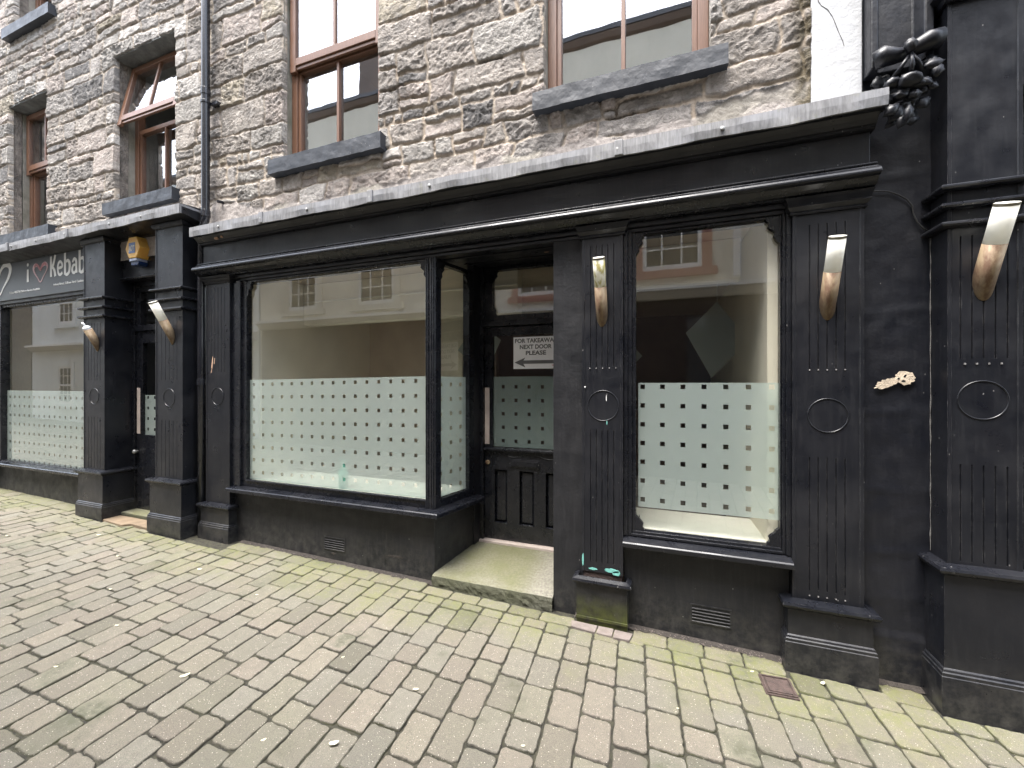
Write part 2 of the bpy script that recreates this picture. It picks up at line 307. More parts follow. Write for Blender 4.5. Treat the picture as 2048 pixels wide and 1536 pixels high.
# ------------------------------------------------------------ stone building
BLD=thing('stone_building','grey rubble stone building with brown sash windows above both black shopfronts','building')
def stone_wall():
    xs=[];x=-9.4
    while x<.727: xs.append(x); x+= .0055+.0045*min(1,max(0,(-x-1)/5))
    xs.append(.727); xs=np.array(xs); zs=np.arange(2.86,6.95,.0066)
    holes=[(-3.096,-2.09,3.47,5.06),(-.76,.24,3.46,5.06),(-5.52,-4.51,3.46,5.05),(-7.74,-6.84,3.40,5.04),(-7.60,-6.72,5.95,7.2)]
    X,Z=np.meshgrid(xs,zs)
    # layout
    rng=np.random.RandomState(11)
    wz=Z+.030*fbm(X*.8,Z*.9,3,2)+.013*pn(X*8,Z*8,5)+.006*pn(X*3.3,Z*14,6); wx=X+.024*pn(X*5,Z*7,8)+.006*pn(X*15,Z*15,9)
    cz=[2.6]
    while cz[-1]<7.3: cz.append(cz[-1]+rng.choice([.085,.12,.155,.19,.225,.27],p=[.09,.15,.22,.24,.18,.12]))
    cz=np.array(cz); ci=np.clip(np.searchsorted(cz,wz)-1,0,len(cz)-2)
    d=np.zeros_like(X); sid=np.zeros(X.shape,int); ux=np.zeros_like(X); uz=np.zeros_like(X); sz=np.ones_like(X)
    for k in range(len(cz)-1):
        m=ci==k
        if not m.any(): continue
        hh=cz[k+1]-cz[k]; b=[-10.2+rng.rand()*.3]
        while b[-1]<1.2: b.append(b[-1]+max(.07,min(.56,hh*rng.choice([.6,1.1,1.6,2.1,2.8],p=[.13,.2,.28,.24,.15])*(.8+.4*rng.rand()))))
        b=np.array(b); x_=wx[m]+.12*(rng.rand()-.5)*(wz[m]-cz[k]); j=np.clip(np.searchsorted(b,x_)-1,0,len(b)-2)
        lx=x_-b[j]; rx=b[j+1]-x_; z_=wz[m]
        sp=h2(j,j*0+k,77); spl=(sp<.36)&(hh>.15); fr=.3+.4*h2(j,j*0+k,78); zc=cz[k]+hh*fr+.10*(h2(j,j*0+k,79)-.5)*(lx-(b[j+1]-b[j])/2)
        up=z_>zc; zb=np.where(spl&up,zc,cz[k]); zt=np.where(spl&~up,zc,cz[k+1])
        dx=np.minimum(lx,rx); dz=np.minimum(z_-zb,zt-z_); r=.022
        q=np.maximum(r-dx,0); w=np.maximum(r-dz,0); dd=r-np.sqrt(q*q+w*w)
        d[m]=dd; sid[m]=k*4000+j*2+np.where(spl&up,1,0); ux[m]=lx/(b[j+1]-b[j])-.5; uz[m]=(z_-zb)/(zt-zb)-.5; sz[m]=zt-zb
    s0=sid%4000; s1=sid//4000
    r1=h2(s0,s1,21); r2=h2(s0,s1,22); r3=h2(s0,s1,23); r4=h2(s0,s1,24); r5=h2(s0,s1,25)
    d=d+.0045*pn(X*38,Z*38,31)+.003*pn(X*80,Z*80,32)
    mw=.0025+.0055*h2(s0,s1,26)+.0028*pn(X*3,Z*3,33)
    t=sstep(mw,mw+.010,d)
    # fractured facets (worley cells with random planes)
    def facets(cs,seed):
        gx=X/cs+.5*pn(X/cs*.7,Z/cs*.7,seed); gz=Z/cs*1.35+.5*pn(X/cs*.7+9,Z/cs*.7,seed+1)
        ix=np.floor(gx);iz=np.floor(gz); best=np.full(X.shape,9.);sec=np.full(X.shape,9.);hh=np.zeros_like(X)
        for a in(-1,0,1):
            for b_ in(-1,0,1):
                cx=ix+a+h2(ix+a,iz+b_,seed+2); cz_=iz+b_+h2(ix+a,iz+b_,seed+3); D=(gx-cx)**2+(gz-cz_)**2
                nb=D<best; sec=np.where(nb,best,np.minimum(sec,D))
                pl=(h2(ix+a,iz+b_,seed+4)-.5)*(gx-cx)*2+(h2(ix+a,iz+b_,seed+5)-.35)*(gz-cz_)*2+(h2(ix+a,iz+b_,seed+6)-.5)*.8
                hh=np.where(nb,pl,hh); best=np.where(nb,D,best)
        return hh
    fa=facets(.095,41)*.0085+facets(.038,51)*.0050
    rg=1-np.abs(fbm(X*13,Z*17,61,3)); rg2=1-np.abs(pn(X*34,Z*40,65))
    rough=.30+.75*r3
    st=.010+.010*r1+.006*sstep(0,.030,d)+ (ux*(r2-.5)+uz*(r4-.6))*.022+rough*(fa+.012*(rg-.75)+.004*(rg2-.7))
    gap=.75*sstep(.25,.55,pn(X*2.2,Z*3.1,71)+.35*pn(X*9,Z*9,72))
    mo=.0045*pn(X*22,Z*22,73)+.005*pn(X*6,Z*6,74)+.008-.020*gap*(1-sstep(0,.004,mw-.0035))
    H=mo*(1-t)+st*t
    # cement fillet low down
    top=3.115+.055*pn(X*1.3,X*0+3,81)+.035*pn(X*5,Z*5,82)+.020*pn(X*14,Z*14,83)+.13*sstep(-3.3,-3.9,X)*sstep(-4.02,-3.98,X)+.09*sstep(.1,.5,X)
    top=np.where(X<-4.0,3.27+.07*pn(X*1.6,X*0+5,84)+.03*pn(X*7,Z*7,85),top)
    ce=1-sstep(-.012,.012,Z-top); ceh=.012+.008*pn(X*5,Z*5,86)+.0025*pn(X*30,Z*30,87)+.25*H
    H=H*(1-ce)+np.maximum(ceh,H*.22)*ce
    # colours
    pal=np.array([[.250,.230,.212],[.215,.205,.197],[.275,.245,.228],[.25,.242,.23],[.20,.185,.17],[.10,.099,.10],[.32,.31,.30],[.265,.24,.195]])
    pw=np.cumsum([.22,.20,.18,.13,.11,.06,.06,.04]); pi=np.clip(np.searchsorted(pw,r5*pw[-1]),0,7); col=pal[pi]*np.array([1.40,1.36,1.31])
    v=1+.28*fbm(X*7,Z*9,91,3); col=col*v[...,None]
    li=sstep(.1,.6,fbm(X*16,Z*16,95,3))[...,None]*.42; col=col*(1-li)+np.array([.50,.465,.43])*li
    dk=sstep(.10,.45,fbm(X*4.5,Z*7,97,3))[...,None]*.36; col=col*(1-dk)+np.array([.085,.08,.075])*dk
    mc=np.array([.40,.335,.265])*(1+.22*fbm(X*9,Z*9,99,3))[...,None]
    mg=sstep(-.2,.35,pn(X*1.1,Z*1.3,101)+.12*(X+3))[...,None]; mc=mc*(.45+.55*mg)+np.array([.28,.25,.215])*(.55-.55*mg)
    mc=mc*(1-.6*(gap*(H<0))[...,None])
    T=t[...,None]; col=mc*(1-T)+col*T
    cc=np.array([.36,.325,.30])*(1+.16*fbm(X*6,Z*12,103,4))[...,None]
    gr=sstep(.2,.5,pn(X*2.3,Z*4,105))[...,None]*.35; cc=cc*(1-gr)+np.array([.30,.29,.21])*gr
    rd=sstep(.3,.5,pn(X*7,Z*9,107)+.0*X)[...,None]*.5*sstep(.0,.06,top-Z)[...,None]*0+0; Ce=ce[...,None]; col=col*(1-Ce)+cc*Ce
    # mossy damp line beside the white strip
    mm=(sstep(.60,.70,X+.03*pn(X*9,Z*7,111))*sstep(-.55,.1,pn(X*12,Z*12,112)+.3))[...,None]*.85; col=col*(1-mm)+np.array([.085,.066,.030])*mm
    alpha=(t*(1-ce)*(.5+.5*rough)+.18*ce)
    Y=-H
    # cut holes with a skirt
    keepv=np.ones(X.shape,bool)
    inside=np.zeros(X.shape,bool)
    for a,b,c_,e in holes: inside|=(X>a)&(X<b)&(Z>c_)&(Z<e)
    er=inside.copy(); er[1:-1,1:-1]=inside[1:-1,1:-1]&inside[:-2,1:-1]&inside[2:,1:-1]&inside[1:-1,:-2]&inside[1:-1,2:]
    rim=inside&~er; Y=np.where(rim,.03,Y); 
    co=np.stack([X,Y,Z],-1).reshape(-1,3); nz,nx=X.shape
    idx=np.arange(nz*nx).reshape(nz,nx); q=np.stack([idx[:-1,:-1],idx[:-1,1:],idx[1:,1:],idx[1:,:-1]],-1).reshape(-1,4)
    bad=er.reshape(-1)[q].any(1); q=q[~bad]
    me=bpy.data.meshes.new('stone_wall'); me.vertices.add(len(co)); me.vertices.foreach_set('co',co.ravel())
    me.loops.add(q.size); me.loops.foreach_set('vertex_index',q.ravel().astype(np.int32)); me.polygons.add(len(q))
    me.polygons.foreach_set('loop_start',np.arange(0,q.size,4,dtype=np.int32)); me.polygons.foreach_set('use_smooth',np.ones(len(q),bool))
    ca=np.concatenate([np.clip(col,0.01,1),alpha[...,None]],-1).reshape(-1).astype(np.float32)
    a=me.attributes.new('scol','FLOAT_COLOR','POINT'); a.data.foreach_set('color',ca)
    me.update(calc_edges=True); me.validate()
    o=bpy.data.objects.new('rubble_wall',me); C.objects.link(o); me.materials.append(M['stone']); o.parent=BLD
stone_wall()
# rough sided slab helper for lintels/sills (subdivided + jitter)
def rough_box(name,mat,par,x0,x1,y0,y1,z0,z1,amp=.006,seed=1,sub=7):
    bm=bmesh.new(); bmesh.ops.create_cube(bm,size=1)
    bmesh.ops.subdivide_edges(bm,edges=[e for e in bm.edges if abs(e.verts[0].co.x-e.verts[1].co.x)>.5],cuts=int((x1-x0)/.02))
    bmesh.ops.subdivide_edges(bm,edges=[e for e in bm.edges if abs(e.verts[0].co.x-e.verts[1].co.x)<.001],cuts=3)
    for v in bm.verts:
        x=x0+(v.co.x+.5)*(x1-x0); y=y0+(v.co.y+.5)*(y1-y0); z=z0+(v.co.z+.5)*(z1-z0)
        a=np.array([x*9.]);b=np.array([y*9.+z*13.])
        j=float(fbm(a,b,seed,4)[0]); k=float(fbm(a+7,b,seed+3,4)[0])
        v.co=(x,y+amp*j,z+amp*.8*k)
    me=bpy.data.meshes.new(name); bm.to_mesh(me); bm.free(); o=bpy.data.objects.new(name,me); C.objects.link(o); me.materials.append(mat); o.parent=par; return o

def sash(par_name,x0,x1,z0,z1,yr,zrail,opened=False,room=True,stone_rev=0.,top_open=True):
    """window in an opening; yr = depth of frame face"""
    fw=.062
    win=MB()
    win.box(x0+.001,x0+fw,yr,yr+.07,z0,z1).box(x1-fw,x1-.001,yr,yr+.07,z0,z1).box(x0+fw,x1-fw,yr,yr+.07,z1-fw,z1-.001).box(x0+fw,x1-fw,yr,yr+.07,z0,z0+.05)
    w=win.build('window',M['wood'],BLD,.004)
    # inner beads
    fr=MB(); xm=(x0+x1)/2
    zr=zrail if zrail else z1
    fr.box(x0+fw,x1-fw,yr+.012,yr+.06,zr-.045,zr)                     # top rail of lower light
    fr.box(x0+fw,x0+fw+.03,yr+.015,yr+.06,z0+.05,zr-.045).box(x1-fw-.03,x1-fw,yr+.015,yr+.06,z0+.05,zr-.045)
    fr.box(xm-.013,xm+.013,yr+.012,yr+.045,z0+.05,zr-.045)
    fr.build('lower_sash',M['wood'],w,.003)
    MB().quad((x0+fw+.02,yr+.04,z0+.04),(x1-fw-.02,yr+.04,z0+.04),(x1-fw-.02,yr+.04,zr-.03),(x0+fw+.02,yr+.04,zr-.03)).build('lower_pane',M['glass_up'],w)
    # upper sash, proud of the frame, horned bottom rail
    us=MB(); a=x0+.018; b=x1-.018; zb=zr-.005; zt=z1-.03; y0=yr-.035; y1=yr-.001; sw=.062
    us.box(a,a+sw,y0,y1,zb-.05,zt).box(b-sw,b,y0,y1,zb-.05,zt).box(a+sw,b-sw,y0,y1,zt-sw,zt).box(a+sw,b-sw,y0,y1,zb,zb+.065).box(a+sw*.6,b-sw*.6,y0+.012,y1,zb-.03,zb-.001)
    us.box(xm-.013,xm+.013,y0+.006,y1-.004,zb+.065,zt-sw)
    u=us.build('upper_sash',M['wood'],w,.004)
    g=MB().quad((a+sw-.01,y0+.02,zb+.05),(b-sw+.01,y0+.02,zb+.05),(b-sw+.01,y0+.02,zt-sw+.01),(a+sw-.01,y0+.02,zt-sw+.01)).build('upper_pane',M['glass_up'],w)
    if opened:
        for ob in (u,g):
            mt=Matrix.Translation((0,y1,zt))@Matrix.Rotation(R(-11),4,'X')@Matrix.Translation((0,-y1,-zt)); ob.data.transform(mt)
    # reveals: left, right, head, cill bed
    d0=.012
    if stone_rev:
        rough_box('stone_reveal',M['cement'],BLD,x0-.06,x0,.0,stone_rev,z0-.03,z1,.012,5)
        rough_box('stone_reveal',M['cement'],BLD,x1,x1+.06,.0,stone_rev,z0-.03,z1,.012,6)
    MB().box(x0-.03,x0-.0,stone_rev+.002,yr+.09,z0-.03,z1).build('reveal',M['render'],BLD)
    MB().box(x1,x1+.03,stone_rev+.002,yr+.09,z0-.03,z1).build('reveal',M['render'],BLD)
    rough_box('lintel',M['lintel'],BLD,x0-.07,x1+.07,-.008,yr+.10,z1-.012,z1+.06,.007,9)
    MB().box(x0-.05,x1+.05,.0,yr+.1,z0-.05,z0-.003).build('cill_bed',M['render'],BLD)
    # room behind
    rm=MB(); X0,X1,Y0,Y1,Z0,Z1=x0-.3,x1+.3,yr+.10,yr+1.6,z0-.4,z1+.2
    rm.quad((X0,Y1,Z0),(X1,Y1,Z0),(X1,Y1,Z1),(X0,Y1,Z1)).quad((X0,Y0,Z0),(X0,Y1,Z0),(X0,Y1,Z1),(X0,Y0,Z1)).quad((X1,Y0,Z0),(X1,Y1,Z0),(X1,Y1,Z1),(X1,Y0,Z1))
    rm.quad((X0,Y0,Z0),(X1,Y0,Z0),(X1,Y1,Z0),(X0,Y1,Z0)).quad((X0,Y0,Z1),(X1,Y0,Z1),(X1,Y1,Z1),(X0,Y1,Z1))
    rm.quad((X0,Y0,Z0),(x0-.0,Y0,Z0),(x0-.0,Y0,Z1),(X0,Y0,Z1)).quad((x1,Y0,Z0),(X1,Y0,Z0),(X1,Y0,Z1),(x1,Y0,Z1))
    rm.build('room_lining',M['blind'],BLD)
    return w
sash('w',-3.096,-2.09,3.47,5.06,.08,4.33)
sash('w',-.76,.24,3.46,5.06,.08,4.33)
sash('w',-5.52,-4.51,3.46,5.05,.17,4.36,opened=True,stone_rev=.11)
sash('w',-7.74,-6.84,3.40,5.04,.17,4.30,stone_rev=.11)
sash('w',-7.60,-6.72,5.95,7.2,.17,6.6,stone_rev=.11)
for a,b,z0,z1,s in ((-3.186,-2.02,3.35,3.472,1),(-.818,.324,3.345,3.462,2),(-5.585,-4.45,3.345,3.465,3),(-7.80,-6.64,3.285,3.402,4),(-7.71,-6.64,5.83,5.95,5)):
    rough_box('window_sill',M['black_sill'],BLD,a,b,-.085,.10,z0,z1,.0024,20+s)
MB().box(.728,.950,-.02,.25,2.9,7.0).build('white_painted_quoin',M['white_wall'],BLD,.006)
pts=[(.748,3.66),(.760,3.60),(.772,3.575),(.800,3.545),(.822,3.50),(.840,3.44),(.852,3.40),(.866,3.36),(.872,3.33)]
MB().tube([(x,-.0205,z) for x,z in pts],[.0012,.002,.0016,.0022,.0014,.002,.0012,.0018,.001],5).build('crack',M['crack'],BLD)
box('roof_slab',M['darkroom'],BLD,-9.4,3.2,.02,6,6.96,7.05)
# ------------------------------------------------------------ profile helpers for shopfronts
def cornice(profile,x0,x1,name,mat,par,bevel=.002): return MB().px(profile,x0,x1).build(name,mat,par,bevel)
def flashing(par,x0,x1,y,z0,z1,joints,screws,ret=False,seed=1):
    js=[x0]+joints+[x1]
    for i in range(len(js)-1):
        a,b=js[i],js[i+1]; k=max(2,int((b-a)/.03)); m=MB(); vs=[];fs=[]
        rr=random.Random(seed*10+i)
        ph=rr.random()*9
        off=-.004*(i%2)
        for j in range(k+1):
            x=a+(b-a)*j/k; wv=.003*math.sin(x*9+ph)+.002*math.sin(x*23+ph*2)+.0012*math.sin(x*51)
            yy=y+off+.0025*math.sin(x*7+ph); 
            sag=.006*math.sin(x*5+ph)**2
            vs+=[(x,.02,z1+.03),(x,yy+.012,z1+.004),(x,yy,z1),(x,yy-.001,(z0+z1)/2+wv),(x,yy+.002+wv,z0+wv-sag),(x,yy+.014,z0+wv-sag+.001),(x,yy+.02,z0+.012)]
        for j in range(k):
            for q in range(6): o=j*7+q; fs.append((o,o+1,o+8,o+7))
        m.add(vs,fs); m.build('lead_flashing',M['lead'],par)
    for j in joints:
        MB().box(j-.035,j+.012,y-.012,y+.004,z0-.003,z1+.006).build('flashing_lap',M['lead'],par,.004)
    for x in screws:
        m=MB(); z=(z0+z1)/2-.004; m.tube([(x,y+.002,z),(x,y-.010,z),(x,y-.0125,z)],[.0105,.0105,.006],10); m.build('screw',M['screw'],par,smooth=False)
def shaft(par,x0,x1,yf,yb,z0,z1,flutes,ng=5,span=.45,mat='black'):
    """pilaster shaft with fluted zones; flutes list of (za,zb)"""
    m=MB(); zs=[z0]+sorted([q for f in flutes for q in f])+[z1]; xc=(x0+x1)/2; w=x1-x0; st=.014
    for a,b in zip(zs,zs[1:]):
        fl=any(abs(f[0]-a)<1e-6 for f in flutes)
        P=[(x0,yb),(x0,yf),(x0+st,yf),(x0+st+.003,yf+.004)]
        if fl:
            for i in range(ng):
                xx=xc+(i-(ng-1)/2)*w*span/(ng-1)*1.25
                P+=[(xx-.0035,yf+.004),(xx-.001,yf+.010),(xx+.001,yf+.010),(xx+.0035,yf+.004)]
        P+=[(x1-st-.003,yf+.004),(x1-st,yf),(x1,yf),(x1,yb)]
        m.pz(P,a,b)
    s=m.build('pilaster',M[mat],par)
    return s
def ring(par,x,y,z,r,rz=None,mat='black_frame'):
    rz=rz or r; m=MB(); k=40; pts=[(x+r*math.cos(2*math.pi*i/k),y,z+rz*math.sin(2*math.pi*i/k)) for i in range(k+1)]
    vs=[];fs=[]
    for i in range(k):
        g=2*math.pi*i/k
        for rr,yy in ((1-.035,y+.0008),(1-.014,y-.0026),(1+.014,y-.0026),(1+.035,y+.0008)): vs.append((x+r*rr*math.cos(g),yy,z+rz*rr*math.sin(g)))
    for i in range(k):
        for q in range(3): fs.append((i*4+q,i*4+q+1,((i+1)%k)*4+q+1,((i+1)%k)*4+q))
    return m.add(vs,fs).build('circle_moulding',M[mat],par,smooth=True)
def wrap_mould(name,x0,x1,yf,yb,prof,par,mat='black_frame',left=True,right=True,bevel=0):
    """prof: list of (out,z); moulding wrapped round front and both sides"""
    vs=[];fs=[];k=len(prof)
    for o,z in prof: vs.append((x0-(o if left else 0),yb,z))
    for o,z in prof: vs.append((x0-(o if left else 0),yf-o,z))
    for o,z in prof: vs.append((x1+(o if right else 0),yf-o,z))
    for o,z in prof: vs.append((x1+(o if right else 0),yb,z))
    for s_ in range(3):
        for i in range(k): fs.append((s_*k+i,s_*k+(i+1)%k,(s_+1)*k+(i+1)%k,(s_+1)*k+i))
    fs+=[tuple(range(k)),tuple(range(3*k,4*k))[::-1]]
    return MB().add(vs,fs).build(name,M[mat],par,bevel)
def plinth(par,x0,x1,yf,yb,zt,zm,ex=.032,mat='black',open_top=False):
    gz=min(zg(x0),zg(x1))-.06
    wrap_mould('plinth_cap',x0,x1,yf,yb,[(-.001,zt-.045),(ex-.008,zt-.045),(ex+.012,zt-.030),(ex+.016,zt-.018),(ex+.010,zt-.006),(-.001,zt+.004)],par,mat if mat=='black_moss' else 'black_frame')
    wrap_mould('plinth_block',x0,x1,yf,yb,[(-.001,gz),(ex-.012,gz),(ex-.012,zt-.046),(-.001,zt-.046)],par,mat)
    if zm:
        wrap_mould('plinth_base',x0,x1,yf,yb,[(ex-.0125,gz),(ex+.004,gz),(ex+.004,zm-.025),(ex+.001,zm-.022),(ex+.001,zm-.008),(ex-.004,zm-.004),(ex-.006,zm+.006),(ex-.0125,zm+.012)],par,mat)
def bars(par,x0,x1,yf,yb,zs):
    for z in zs:
        wrap_mould('moulding_band',x0,x1,yf,yb,[(-.001,z-.014),(.022,z-.014),(.034,z-.009),(.039,z-.002),(.038,z+.005),(.032,z+.011),(.022,z+.014),(-.001,z+.016)],par)
def bracket(par,x,z,sx,szn,y0=-.012,y1=.012,w=.06,h=.13,axis=None,name='corner_bracket'):
    P=[(0,0),(w,0),(w*1.02,-.012),(w*.86,-.020),(w*.80,-.034),(w*.90,-.046),(w*.70,-.060),(w*.42,-.074),(w*.34,-.086),(w*.46,-.098),(w*.30,-h*.88),(w*.10,-h),(0,-h*1.02)]
    m=MB(); P=[(sx*u,szn*v) for u,v in P]
    if axis is None: m.prism(P,lambda u,v,t:(x+u,t,z+v),y0,y1)
    else:
        ax=axis; nx,ny=ax[1],-ax[0]
        m.prism(P,lambda u,v,t:(x[0]+ax[0]*u+nx*t,x[1]+ax[1]*u+ny*t,z+v),y0,y1)
    return m.build(name,M['black_frame'],par)
def vent(par,x0,x1,z0,z1,y=0.):
    f=MB(); f.box(x0-.008,x1+.008,y-.004,y+.01,z0-.008,z0).box(x0-.008,x1+.008,y-.004,y+.01,z1,z1+.008).box(x0-.008,x0,y-.004,y+.01,z0,z1).box(x1,x1+.008,y-.004,y+.01,z0,z1)
    fr=f.build('air_vent',M['black_render'],par)
    s=MB(); k=5; hgt=(z1-z0)/k
    for i in range(k):
        z=z0+i*hgt; s.px([(y-.006,z+.002),(y+.010,z+hgt*.62),(y+.010,z+hgt*.5),(y-.006,z-.001)],x0,x1)
    s.build('louvre',M['black_render'],fr)
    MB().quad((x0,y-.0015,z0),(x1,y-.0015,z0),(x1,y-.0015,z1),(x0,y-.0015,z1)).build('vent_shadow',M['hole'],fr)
# ------------------------------------------------------------ main shopfront
S=thing('empty_shopfront','wide black vacant shopfront with recessed half glazed door, two pane windows and lead flashing','shopfront')
XL,XR=-4.03,.975
# fascia, cornices
cornice([(-.07,2.668),(.10,2.668),(.10,2.86),(-.07,2.86)],XL+.01,XR-.012,'fascia_board',M['black'],S,.003)
cornice([(.02,2.836),(.02,2.945),(-.185,2.945),(-.185,2.905),(-.168,2.895),(-.150,2.890),(-.128,2.872),(-.112,2.853),(-.100,2.849),(-.100,2.841),(-.083,2.835)],XL,XR,'top_cornice',M['black'],S)
cornice([(.0,2.59),(.0,2.674),(-.082,2.674),(-.094,2.670),(-.094,2.661),(-.088,2.656),(-.103,2.650),(-.106,2.643),(-.112,2.640),(-.122,2.637),(-.131,2.631),(-.138,2.622),(-.142,2.612),(-.1425,2.603),(-.138,2.596),(-.120,2.590),(-.098,2.572),(-.080,2.560),(-.065,2.557),(-.065,2.550),(.0,2.55)],XL-.045,XR+.01,'ledge_moulding',M['black_frame'],S)
box('soffit_board',M['black'],S,XL,XR,-.030,.02,2.52,2.5495)
box('architrave',M['black'],S,XL+.06,XR-.01,-.012,.06,2.497,2.519)
flashing(S,XL+.02,XR+.01,-.20,2.885,2.965,[-3.10,-2.005,-.245],[-3.62,-3.115,-2.62,-2.02,-1.52,-.265,.28],seed=3)
# backing above glass (closes to building)
box('header_panel',M['black'],S,-4.15,1.2,.101,.16,2.50,3.0)
for x,zz,wd in ((-3.78,2.868,.035),(-3.70,2.873,.018)):
    MB().box(x,x+wd,-.134,-.112,zz-.012,zz+.004).build('flaked_patch',M['bare_wood'],S)
# --- pilaster, far left
def capital(par,x0,x1,yf,yb,zb,zt,left=True):
    wrap_mould('capital',x0,x1,yf,yb,[(-.001,zb),(.012,zb),(.016,zb+.008),(.009,zb+.016),(.018,zb+.026),(.028,zb+.038),(.024,zb+.044),(.032,zt-.012),(.038,zt),(-.001,zt)],par,'black',left=left)
p=shaft(S,-4.015,-3.70,-.05,.05,.40,2.56,[(1.673,2.45),])
capital(p,-4.015,-3.70,-.045,.05,2.485,2.548); ring(p,-3.862,-.047,1.448,.078)
plinth(p,-4.015,-3.70,-.05,.05,.468,.285,ex=.040)
for x,z,a,b in ((-3.935,1.76,.012,.10),(-3.905,1.775,.006,.05),(-3.945,1.685,.006,.035)):
    MB().py([(x-a,z-b*.5),(x+a*.1,z-b*.55),(x+a*.5,z-b*.1),(x+a,z+b*.4),(x+a*.6,z+b*.6),(x-a*.1,z+b*.2)],-.0475,-.0455).build('bare_wood_scrape',M['bare_wood'],p)
# --- second pilaster
p=shaft(S,-.500,-.248,-.05,.05,.385,2.56,[(.45,1.277),(1.672,2.43)])
capital(p,-.500,-.248,-.045,.05,2.478,2.548); ring(p,-.369,-.047,1.428,.094)
for x in np.linspace(-.45,-.29,5): MB().tube([(x,-.047,1.665),(x,-.049,1.658)],.004,6).build('groove_stop',M['sealant'],p)
pg=zg(-.37); ex=.036
wrap_mould('plinth_block',-.500,-.248,-.05,.05,[(.0,.0),(ex-.008,.0),(ex-.008,.326),(.0,.326)],p,'black_moss')
wrap_mould('plinth_cap',-.500,-.248,-.05,.05,[(ex-.016,.327),(ex+.010,.327),(ex+.018,.338),(ex+.014,.352),(ex-.010,.362),(ex-.016,.362)],p)
box('rotten_gap',M['rust'],p,-.492,-.256,-.038,.04,.30,.384,bevel=0)
MB().box(-.53,-.218,-.0850,-.075,.100,.115).build('plinth_crack',M['black_moss'],p)
random.seed(5)
def blob(par,name,mat,cx,cz,w,h,y,seed,k=22,dz=0,th=.002,rough=.3):
    rr=random.Random(seed); P=[]
    for i in range(k):
        g=2*math.pi*i/k; r=1-rough*rr.random(); P.append((cx+w*r*math.cos(g),cz+h*r*math.sin(g)+dz*math.cos(g)))
    return MB().py(P,y-th,y).build(name,mat,par)
blob(p,'teal_paint_flake',M['teal'],-.315,.408,.052,.014,-.0465,3); blob(p,'teal_paint_flake',M['teal'],-.288,.396,.025,.018,-.0465,4)
blob(p,'teal_paint_flake',M['teal'],-.43,.404,.030,.008,-.0465,5); blob(p,'teal_paint_flake',M['teal'],-.493,.455,.007,.045,-.0505,6)
blob(p,'paint_drip',M['white_print'],-.348,1.475,.0025,.022,-.0465,7,k=9); blob(p,'paint_drip',M['teal'],-.345,1.325,.0035,.020,-.0465,8,k=9); blob(p,'paint_drip',M['white_print'],-.480,1.545,.006,.006,-.0505,9,k=9)
# --- right pilaster
p=shaft(S,.635,.945,-.05,.05,.40,2.56,[(.47,1.176),(1.644,2.407)],span=.40)
capital(p,.635,.945,-.045,.05,2.465,2.548); ring(p,.793,-.047,1.398,.088)
for zz in (1.64,.445):
    for i in range(5): 
        x=.79+(i-2)*.310*.40/4*1.25; MB().tube([(x,-.047,zz),(x,-.049,zz-.006)],.0035,6).build('groove_stop',M['sealant'],p)
plinth(p,.635,.945,-.05,.05,.415,.225,ex=.040)
# --- pier between door and second pilaster
box('door_pier',M['black_render'],S,-.698,-.5005,-.004,.10,-.02,2.5495)
# --- stall risers
def riser(x0,x1,y0,y1,zt,name='stall_riser'):
    return MB().box(x0,x1,y0,y1,-.05,zt).build(name,M['black_render'],S,.004)
riser(-3.70,-1.602,.0,.10,.600); riser(-.2475,.6345,.0,.10,.585)
# splayed return riser
RA=Vector((-1.602,.0)); RB=Vector((-1.478,.56)); dr=(RB-RA).normalized(); nr=Vector((-dr.y,dr.x))
def splay(name,mat,u0,u1,t0,t1,z0,z1,par=S,bevel=.003):
    """box along the splayed return: u along, t towards the shop interior (negative = towards lobby)"""
    P=[RA+dr*u0+nr*t0,RA+dr*u1+nr*t0,RA+dr*u1+nr*t1,RA+dr*u0+nr*t1]
    return MB().pz([(q.x,q.y) for q in P],z0,z1).build(name,mat,par,bevel)
splay('stall_riser',M['black_render'],.0,.56,.0,.08,-.05,.600)
vent(S,-2.642,-2.436,.208,.300); vent(S,.142,.342,.168,.262)
blob(S,'scuffed_render',M['dirt_shade'],-1.95,.24,.10,.012,-.0003,12,th=.0015,rough=.6); blob(S,'scuffed_render',M['dirt_shade'],-2.55,.175,.03,.012,-.0003,13,th=.0015,rough=.6)
# --- window 1 (front)
w1=MB(); w1.box(-3.6990,-3.600,-.028,.06,.642,2.4965).box(-3.600,-3.552,-.005,.055,.690,2.4965).box(-3.600,-1.669,-.005,.055,.642,.690)
w1.box(-3.552,-1.669,-.016,.0,.690,.7045)
W1=w1.build('front_window',M['black_frame'],S,.004)
box('head_bead',M['black_frame'],W1,-3.552,-1.669,.004,.05,2.480,2.4965)
MB().quad((-3.56,.030,.69),(-1.66,.030,.69),(-1.66,.030,2.49),(-3.56,.030,2.49)).build('glass_pane',M['glass'],W1)
fm=m_film('film_front',-2.472,1.235,.1145,.1135,.027,.029,.016)
MB().quad((-3.553,.034,.70),(-1.668,.034,.70),(-1.668,.034,1.622),(-3.553,.034,1.600)).build('frosted_film',fm,W1)
bracket(W1,-3.552,2.482,1,1,-.0,.028)
bracket(W1,-1.669,2.482,-1,1,-.0,.028)
